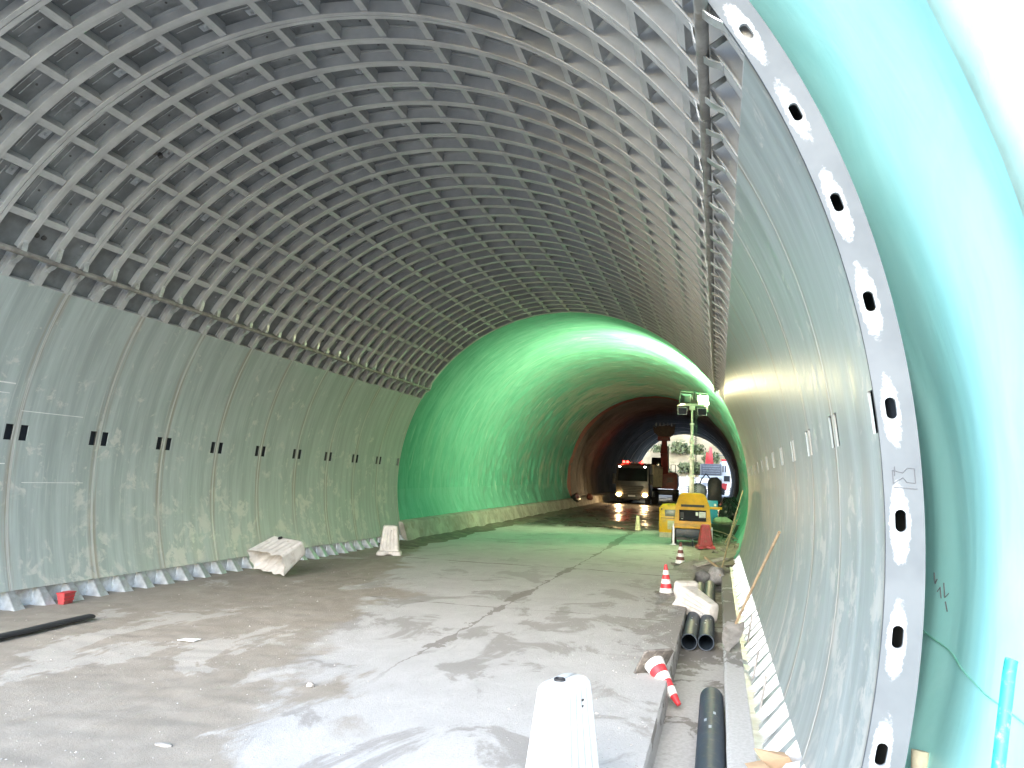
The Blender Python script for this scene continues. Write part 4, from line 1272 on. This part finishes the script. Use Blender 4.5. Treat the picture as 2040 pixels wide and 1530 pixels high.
# ------------------------------------------------------------------ tipper truck with its lamps on
TR = thing('tipper_truck', 'grey cabbed tipper truck facing the camera with lit headlights in the dark tunnel', 'truck', (-2.16, 61.2, gz(61)), R_(-3)); TR.scale = (1.08, 1, 1)
mb = MB(); mb.prism([(0, .62), (0, 1.55), (.16, 2.95), (.35, 3.12), (2.1, 3.12), (2.1, .62)], 0, -1.2, 1.2); mb.build('cab', CABPAINT, TR, bevel=.05)
m = MB(); m.hexa([(-1.08,.055,1.78),(1.08,.055,1.78),(1.08,.10,1.78),(-1.08,.10,1.78),(-1.03,.158,2.78),(1.03,.158,2.78),(1.03,.20,2.78),(-1.03,.20,2.78)])
m.v = [(x, y-.045, z) for x, y, z in m.v]; m.build('windscreen', GLASSD, TR)
MB().box((-1.18, -.06, 2.80), (1.18, .35, 2.98)).build('sun_visor', BLACK, TR)
gr = MB().prism([(-.62, .80), (.62, .80), (.85, 1.42), (-.85, 1.42)], 1, -.06, -.003).build('grille', BLACK, TR)
for i in range(4): MB().box((-.62-.05*i, -.075, .88+.13*i), (.62+.05*i, -.062, .92+.13*i)).build('grille_bar', DARKSTEEL, gr)
MB().box((-1.22, -.16, .38), (1.22, .2, .74)).build('bumper', CABPAINT, TR, bevel=.04)
MB().box((-.6, -.19, .30), (.6, -.02, .55)).build('bumper_intake', BLACK, TR, bevel=.02)
MB().box((-.26, -.205, .58), (.26, -.193, .69)).build('number_plate', LABELW, TR)
for s in (-1, 1):
    o = MB().lathe([(.16, 0), (.16, .05)], 18, axis=1).build('headlight', HEADON, TR); o.location = (s*.95, -.20, .72); o.scale = (1.1, 1, .85)
    MB().box((s*1.36-.11, .1, 1.55), (s*1.36+.11, .22, 2.35)).build('mirror', BLACK, TR, bevel=.02)
    MB().tube([(s*1.19, .2, 2.3), (s*1.36, .16, 2.25)], .02, 6).build('mirror_arm', BLACK, TR)
    MB().box((s*.92-.06, -.075, 2.86), (s*.92+.06, -.062, 2.94)).build('marker_lamp', MARKON, TR)
    for y in (.95, 4.6, 5.9): wheel(TR, s*1.02, y, .52, .52, .32)
rb = MB().box((-.95, .5, 3.14), (.95, .62, 3.20)).build('roof_bar', BLACK, TR)
for x in (-.72, -.45, .62):
    MB().lathe([(.10, 3.2), (.09, 3.34), (.03, 3.38)], 12, (x, .55, 0)).build('beacon', REDON, rb, smooth=True)
for x in (-.15, .12, .35):
    MB().lathe([(.075, 3.2), (.075, 3.30)], 12, (x, .55, 0)).build('roof_lamp', GALV, rb, smooth=True)
m = MB(); m.prism([(-1.2, 1.35), (1.2, 1.35), (1.28, 3.0), (-1.28, 3.0)], 1, 2.35, 7.6); bd = m.build('tipper_body', TIPPER, TR, bevel=.03)
for i in range(7):
    y = 2.5+.82*i
    for s in (-1, 1): MB().hexa([(s*1.21, y, 1.4), (s*1.29, y, 1.4), (s*1.29, y+.1, 1.4), (s*1.21, y+.1, 1.4), (s*1.28, y, 2.95), (s*1.35, y, 2.95), (s*1.35, y+.1, 2.95), (s*1.28, y+.1, 2.95)]).build('side_rib', TIPPER, bd)
MB().box((-1.33, 2.3, 3.0), (1.33, 7.65, 3.12)).build('body_rim', TIPPER, bd)
MB().box((-.45, .7, .55), (.45, 7.4, .95)).build('chassis', BLACK, TR)
for s in (-1, 1): MB().box((s*1.0-.2, 2.5, .55), (s*1.0+.2, 3.9, 1.05)).build('fuel_tank', plain('tank_grey', (.2, .2, .2), .4, .5), TR, bevel=.04)
m = MB(); rg = random.Random(8)
for i in range(26):
    x, y = rg.uniform(-1.0, 1.0), rg.uniform(2.6, 7.2); a = rg.uniform(.12, .3)
    m.lathe([(a*.5, 3.0), (a, 3.0+a*.35), (a*.4, 3.0+a)], 7, (x, y, 0))
tag(m.build('spoil_load', MUD, TR), kind='stuff')
for s in (-1, 1):
    ld = bpy.data.lights.new('headlight_lamp', 'SPOT'); lo = bpy.data.objects.new('headlight_lamp', ld); COL.objects.link(lo)
    ld.energy = 60; ld.color = (1, .7, .38); ld.spot_size = R_(75); ld.spot_blend = .6; ld.shadow_soft_size = .1
    lo.parent = TR; lo.location = (s*.95, -.3, .72); lo.rotation_euler = (R_(86), 0, PI)
ld = bpy.data.lights.new('beacon_lamp', 'POINT'); lo = bpy.data.objects.new('beacon_lamp', ld); COL.objects.link(lo)
ld.energy = 3.5; ld.color = (1, .12, .04); ld.shadow_soft_size = .1; lo.parent = TR; lo.location = (-.95, .45, 3.55)

# ------------------------------------------------------------------ excavator behind the truck
EX = thing('excavator', 'dull red wheeled excavator with its arm and bucket raised behind the truck', 'excavator', (-.35, 71.5, gz(71)), R_(0))
MB().box((-1.1, -.6, .55), (1.1, 2.6, 1.05)).build('undercarriage', BLACK, EX, bevel=.04)
for s in (-1, 1):
    for y in (-.1, 2.0): wheel(EX, s*.95, y, .55, .55, .45)
m = MB(); m.prism([(-1.2, 1.10), (1.05, 1.10), (1.15, 1.5), (1.12, 2.35), (.95, 2.6), (-1.2, 2.6)], 1, -.2, 3.0); hs = m.build('house', EXCRED, EX, bevel=.06)
for i in range(3): MB().box((.25, -.215, 1.75+.14*i), (.75, -.201, 1.82+.14*i)).build('vent_slat', DARKSTEEL, hs)
m = MB(); m.prism([(-1.2, 2.62), (-.25, 2.62), (-.3, 3.9), (-1.15, 3.9)], 1, -.3, 1.2); m.build('cab', GLASSD, EX, bevel=.05)
m = MB().tube([(.55, .2, 2.6), (.95, .2, 2.6), (.95, .2, 3.3), (.55, .2, 3.3), (.55, .2, 2.6)], .04, 6); m.build('guard_rail', BLACK, EX)
bo = MB(); bo.hexa([(-.15,-.1,2.2),(.32,-.1,2.2),(.32,.5,2.2),(-.15,.5,2.2),(-.35,-1.0,4.2),(.3,-1.0,4.2),(.3,-.4,4.4),(-.35,-.4,4.4)]); bo.build('boom', EXCRED, EX, bevel=.04)
bo = MB(); bo.hexa([(-.35,-1.05,4.25),(.28,-1.05,4.25),(.28,-.45,4.45),(-.35,-.45,4.45),(-.16,-1.6,5.6),(.24,-1.6,5.6),(.24,-1.2,5.7),(-.16,-1.2,5.7)]); bo.build('arm', EXCRED, EX, bevel=.04)
MB().tube([(.33, -.1, 2.9), (.34, -1.0, 4.9)], .07, 10).build('ram', GALV, EX)
bk = MB(); bk.prism([(-.95, 6.75), (-.72, 6.45), (-.55, 6.62), (.55, 6.72), (.75, 6.55), (.98, 6.85), (.92, 6.05), (.62, 5.75), (-.45, 5.72), (-.85, 6.1)], 1, -2.1, -1.1); b_ = bk.build('bucket', plain('muddy_bucket', (.12, .095, .075), .7, .2), EX, bevel=.04)
for i in range(5): MB().prism([(-.72+.34*i, 6.66), (-.60+.34*i, 6.66), (-.66+.34*i, 6.98)], 1, -2.08, -1.95).build('tooth', STEEL, b_)
MB().box((-.55, -1.75, 5.35), (.55, -1.3, 5.75)).build('bucket_linkage', EXCRED, EX, bevel=.05)

# ------------------------------------------------------------------ vehicles at the far right
t = thing('water_bowser', 'dark trailer with a round pale blue tank end near the far right wall', 'trailer', (3.25, 55, gz(55)))
MB().lathe([(.0, -.04), (.35, -.03), (.55, .0), (.60, .06), (.60, 2.2)], 28, (-.25, -.5, 1.25), axis=1).build('tank', plain('pale_blue_tank', (.16, .23, .30), .35, .2), t, smooth=True)
m = MB(); m.prism([(.42, .5), (1.35, .5), (1.35, 2.0), (1.05, 2.3), (.6, 2.25), (.42, 2.0)], 1, -.6, 2.4); m.build('engine_cover', NAVY, t, bevel=.05)
MB().box((-.9, -.45, .42), (1.3, 2.2, .62)).build('chassis', BLACK, t)
m = MB().tube([(.55, -.3, 2.2), (.3, -.5, 2.5), (.0, -.52, 2.1), (-.1, -.5, 1.8)], .05, 8); m.build('hose', BLACK, t)
for s in (-.75, 1.15): wheel(t, s, .6, .38, .38, .25)
MB().box((-1.3, -.3, .40), (-.9, -.2, 1.05)).build('tow_frame', DARKSTEEL, t)
t = thing('crane_truck', 'white site truck with a grey body panel and red crane boom outside the far mouth', 'truck', (3.55, 105, gz(105)), R_(4)); t.scale = (1.2, 1.2, 1.2)
MB().box((-.9, 0, .9), (1.35, 5, 1.3)).build('chassis', plain('pale_chassis', (.5, .48, .47), .5), t)
MB().box((-1.15, -.1, 2.1), (1.0, 2.4, 3.35)).build('grey_body', plain('grey_box_panel', (.15, .15, .155), .5), t, bevel=.04)
for i in range(4): MB().box((-1.0, -.125, 2.28+.25*i), (.85, -.101, 2.38+.25*i)).build('louvre', plain('grey_louvre', (.28, .28, .29), .5), t)
MB().box((-1.3, -.15, 1.75), (1.1, 2.5, 2.08)).build('platform', WHITEP, t, bevel=.02)
cb = MB().box((1.05, .6, 1.3), (2.0, 3.4, 3.7)).build('cab', WHITEP, t, bevel=.08)
MB().box((1.15, .585, 2.5), (1.28, .60, 3.2)).build('vent', BLACK, cb); MB().box((1.4, .585, 2.5), (1.52, .60, 3.2)).build('vent', BLACK, cb)
MB().box((1.3, .585, 1.5), (1.95, .60, 2.1)).build('step', BLACK, cb)
m = MB(); m.hexa([(-.5,2,3.36),(.3,2,3.36),(.3,2.6,3.36),(-.5,2.6,3.36),(-.1,2.3,5.3),(.12,2.3,5.3),(.12,2.6,5.3),(-.1,2.6,5.3)]); m.build('crane_boom', REDP, t, bevel=.04)
m = MB(); m.hexa([(-.62,2.05,3.36),(-.35,2.05,3.36),(-.35,2.4,3.36),(-.62,2.4,3.36),(-.5,2.1,4.7),(-.34,2.1,4.7),(-.34,2.35,4.7),(-.5,2.35,4.7)]); m.build('crane_ram', REDP, t)
MB().box((1.1, .9, 3.72), (1.9, 2.2, 3.95)).build('roof_beacon_bar', REDP, t)
MB().prism([(.9, .9), (1.5, .5), (1.6, 1.25), (1.1, 1.28)], 1, -.2, -.1).build('red_flag', REDP, t)
for s in (-.75, 1.25):
    for y in (.8, 3.6): wheel(t, s, y, .5, .5, .3)

# ------------------------------------------------------------------ outside the far mouth: fence, terraced slope, shrubs, houses
gY = gz(92)
fn = thing('site_fence', 'pale metal sheet fence with posts across the site outside the far mouth', 'fence', (0, 128, gY))
for i in range(40):
    x = -14+i*.9
    MB().box((x, 0, 0), (x+.86, .05, 2.6)).build('fence_panel', FENCEC, fn)
    if i % 3 == 0: MB().tube([(x-.02, -.06, 0), (x-.02, -.06, 2.9)], .05, 6).build('post', GALV, fn)
rl = thing('guard_rail', 'low triple guard rail in front of the pale fence outside', 'guard rail', (0, 118, gY))
for z in (.35, .7, 1.05): MB().box((-12, 0, z), (18, .06, z+.10)).build('rail', DARKSTEEL, rl)
for i in range(11): MB().box((-12+3*i, .07, 0), (-11.88+3*i, .17, 1.2)).build('post', DARKSTEEL, rl)
def hill_z(x, y):
    d = y-132
    if d < 0: return gY-.3
    st = math.floor(d/5.5); f = (d/5.5-st)
    h = st*3.3 + 3.3*min(1, f*2.6)
    h += 1.3*noise.noise((x*.08, y*.08, 0)) + .5*noise.noise((x*.3, y*.3, 4))
    return gY+h*1.0
tag(grid('hill', frange(-90, 110, 1.6), frange(131, 235, 1.1), hill_z, ROCK), 'terraced pale rocky slope outside the far mouth', kind='structure')
def shrub(label, x, y, s, seed, nm_='shrub'):
    t = thing(nm_, label, nm_, (x, y, hill_z(x, y)-.1), 0, 'shrubs on the terraced slope')
    MB().tube([(0,0,0), (.05*s, 0, .35*s), (0, .05*s, .7*s)], .05*s, 6, True, .02*s).build('stem', TRUNK, t)
    r = random.Random(seed); lf = MB()
    for i in range(260):
        a = r.random()*6.283; u = r.random()**.5; b = r.uniform(-.8, 1)
        k_ = .75+.5*noise.noise((math.cos(a)*1.6, math.sin(a)*1.6, b*1.8+seed))
        p = Vector((math.cos(a)*u*k_*math.sqrt(max(0, 1-b*b*.8)), math.sin(a)*u*k_*math.sqrt(max(0, 1-b*b*.8)), .42+b*.5*k_))*s
        d = Vector((r.uniform(-1,1), r.uniform(-1,1), r.uniform(-1,1)))*.13*s; e = Vector((r.uniform(-1,1), r.uniform(-1,1), r.uniform(-1,1)))*.13*s
        lf.add([p-d, p+e, p+d, p-e], [(0,1,2,3)])
    tag(lf.build('crown', LEAF, t, fix=False))
    return t
rg = random.Random(21)
LBL = ['low dusty green shrub on the lowest terrace', 'rounded dark green shrub on the middle terrace', 'sprawling olive shrub near the pale fence', 'tall bushy shrub behind the excavator arm', 'small shrub high on the rocky slope', 'leafy shrub right of the excavator', 'grey-green shrub above the crane boom', 'dense shrub right of the floodlight mast']
spots = [(-2.2, 133.5, 2.0), (1.6, 134, 2.3), (3.6, 136.5, 2.5), (0.2, 139.5, 2.6), (5.5, 139, 2.1), (8.2, 136, 1.9), (2.8, 143, 2.4), (-3.6, 141, 2.0)]
for i, (x, y, s) in enumerate(spots): shrub(LBL[i], x-2.4, y, s, 30+i)
for i, (lab, x, y, w_, d_, h_) in enumerate((('white concrete building block above the slope, seen at the top of the far mouth', -1.2, 196, 9, 8, 16), ('low grey building on the slope left of the white block', -13.5, 188, 10, 8, 12))):
    t = thing('hillside_building', lab, 'building', (x, y, hill_z(x, y)-1), 0)
    MB().box((0, 0, 0), (w_, d_, h_)).build('wall', BUILDW if i == 0 else plain('grey_render', (.3, .29, .28), .9), t)
    MB().box((-.3, -.3, h_+.003), (w_+.3, d_+.3, h_+.4)).build('roof', CONC, t)
    for a in range(3):
        for b in range(4):
            o = MB().box((1+2.8*a, -.06, 1.5+3.4*b), (2.4+2.8*a, -.004, 3.2+3.4*b)).build('window', GLASSD, t)
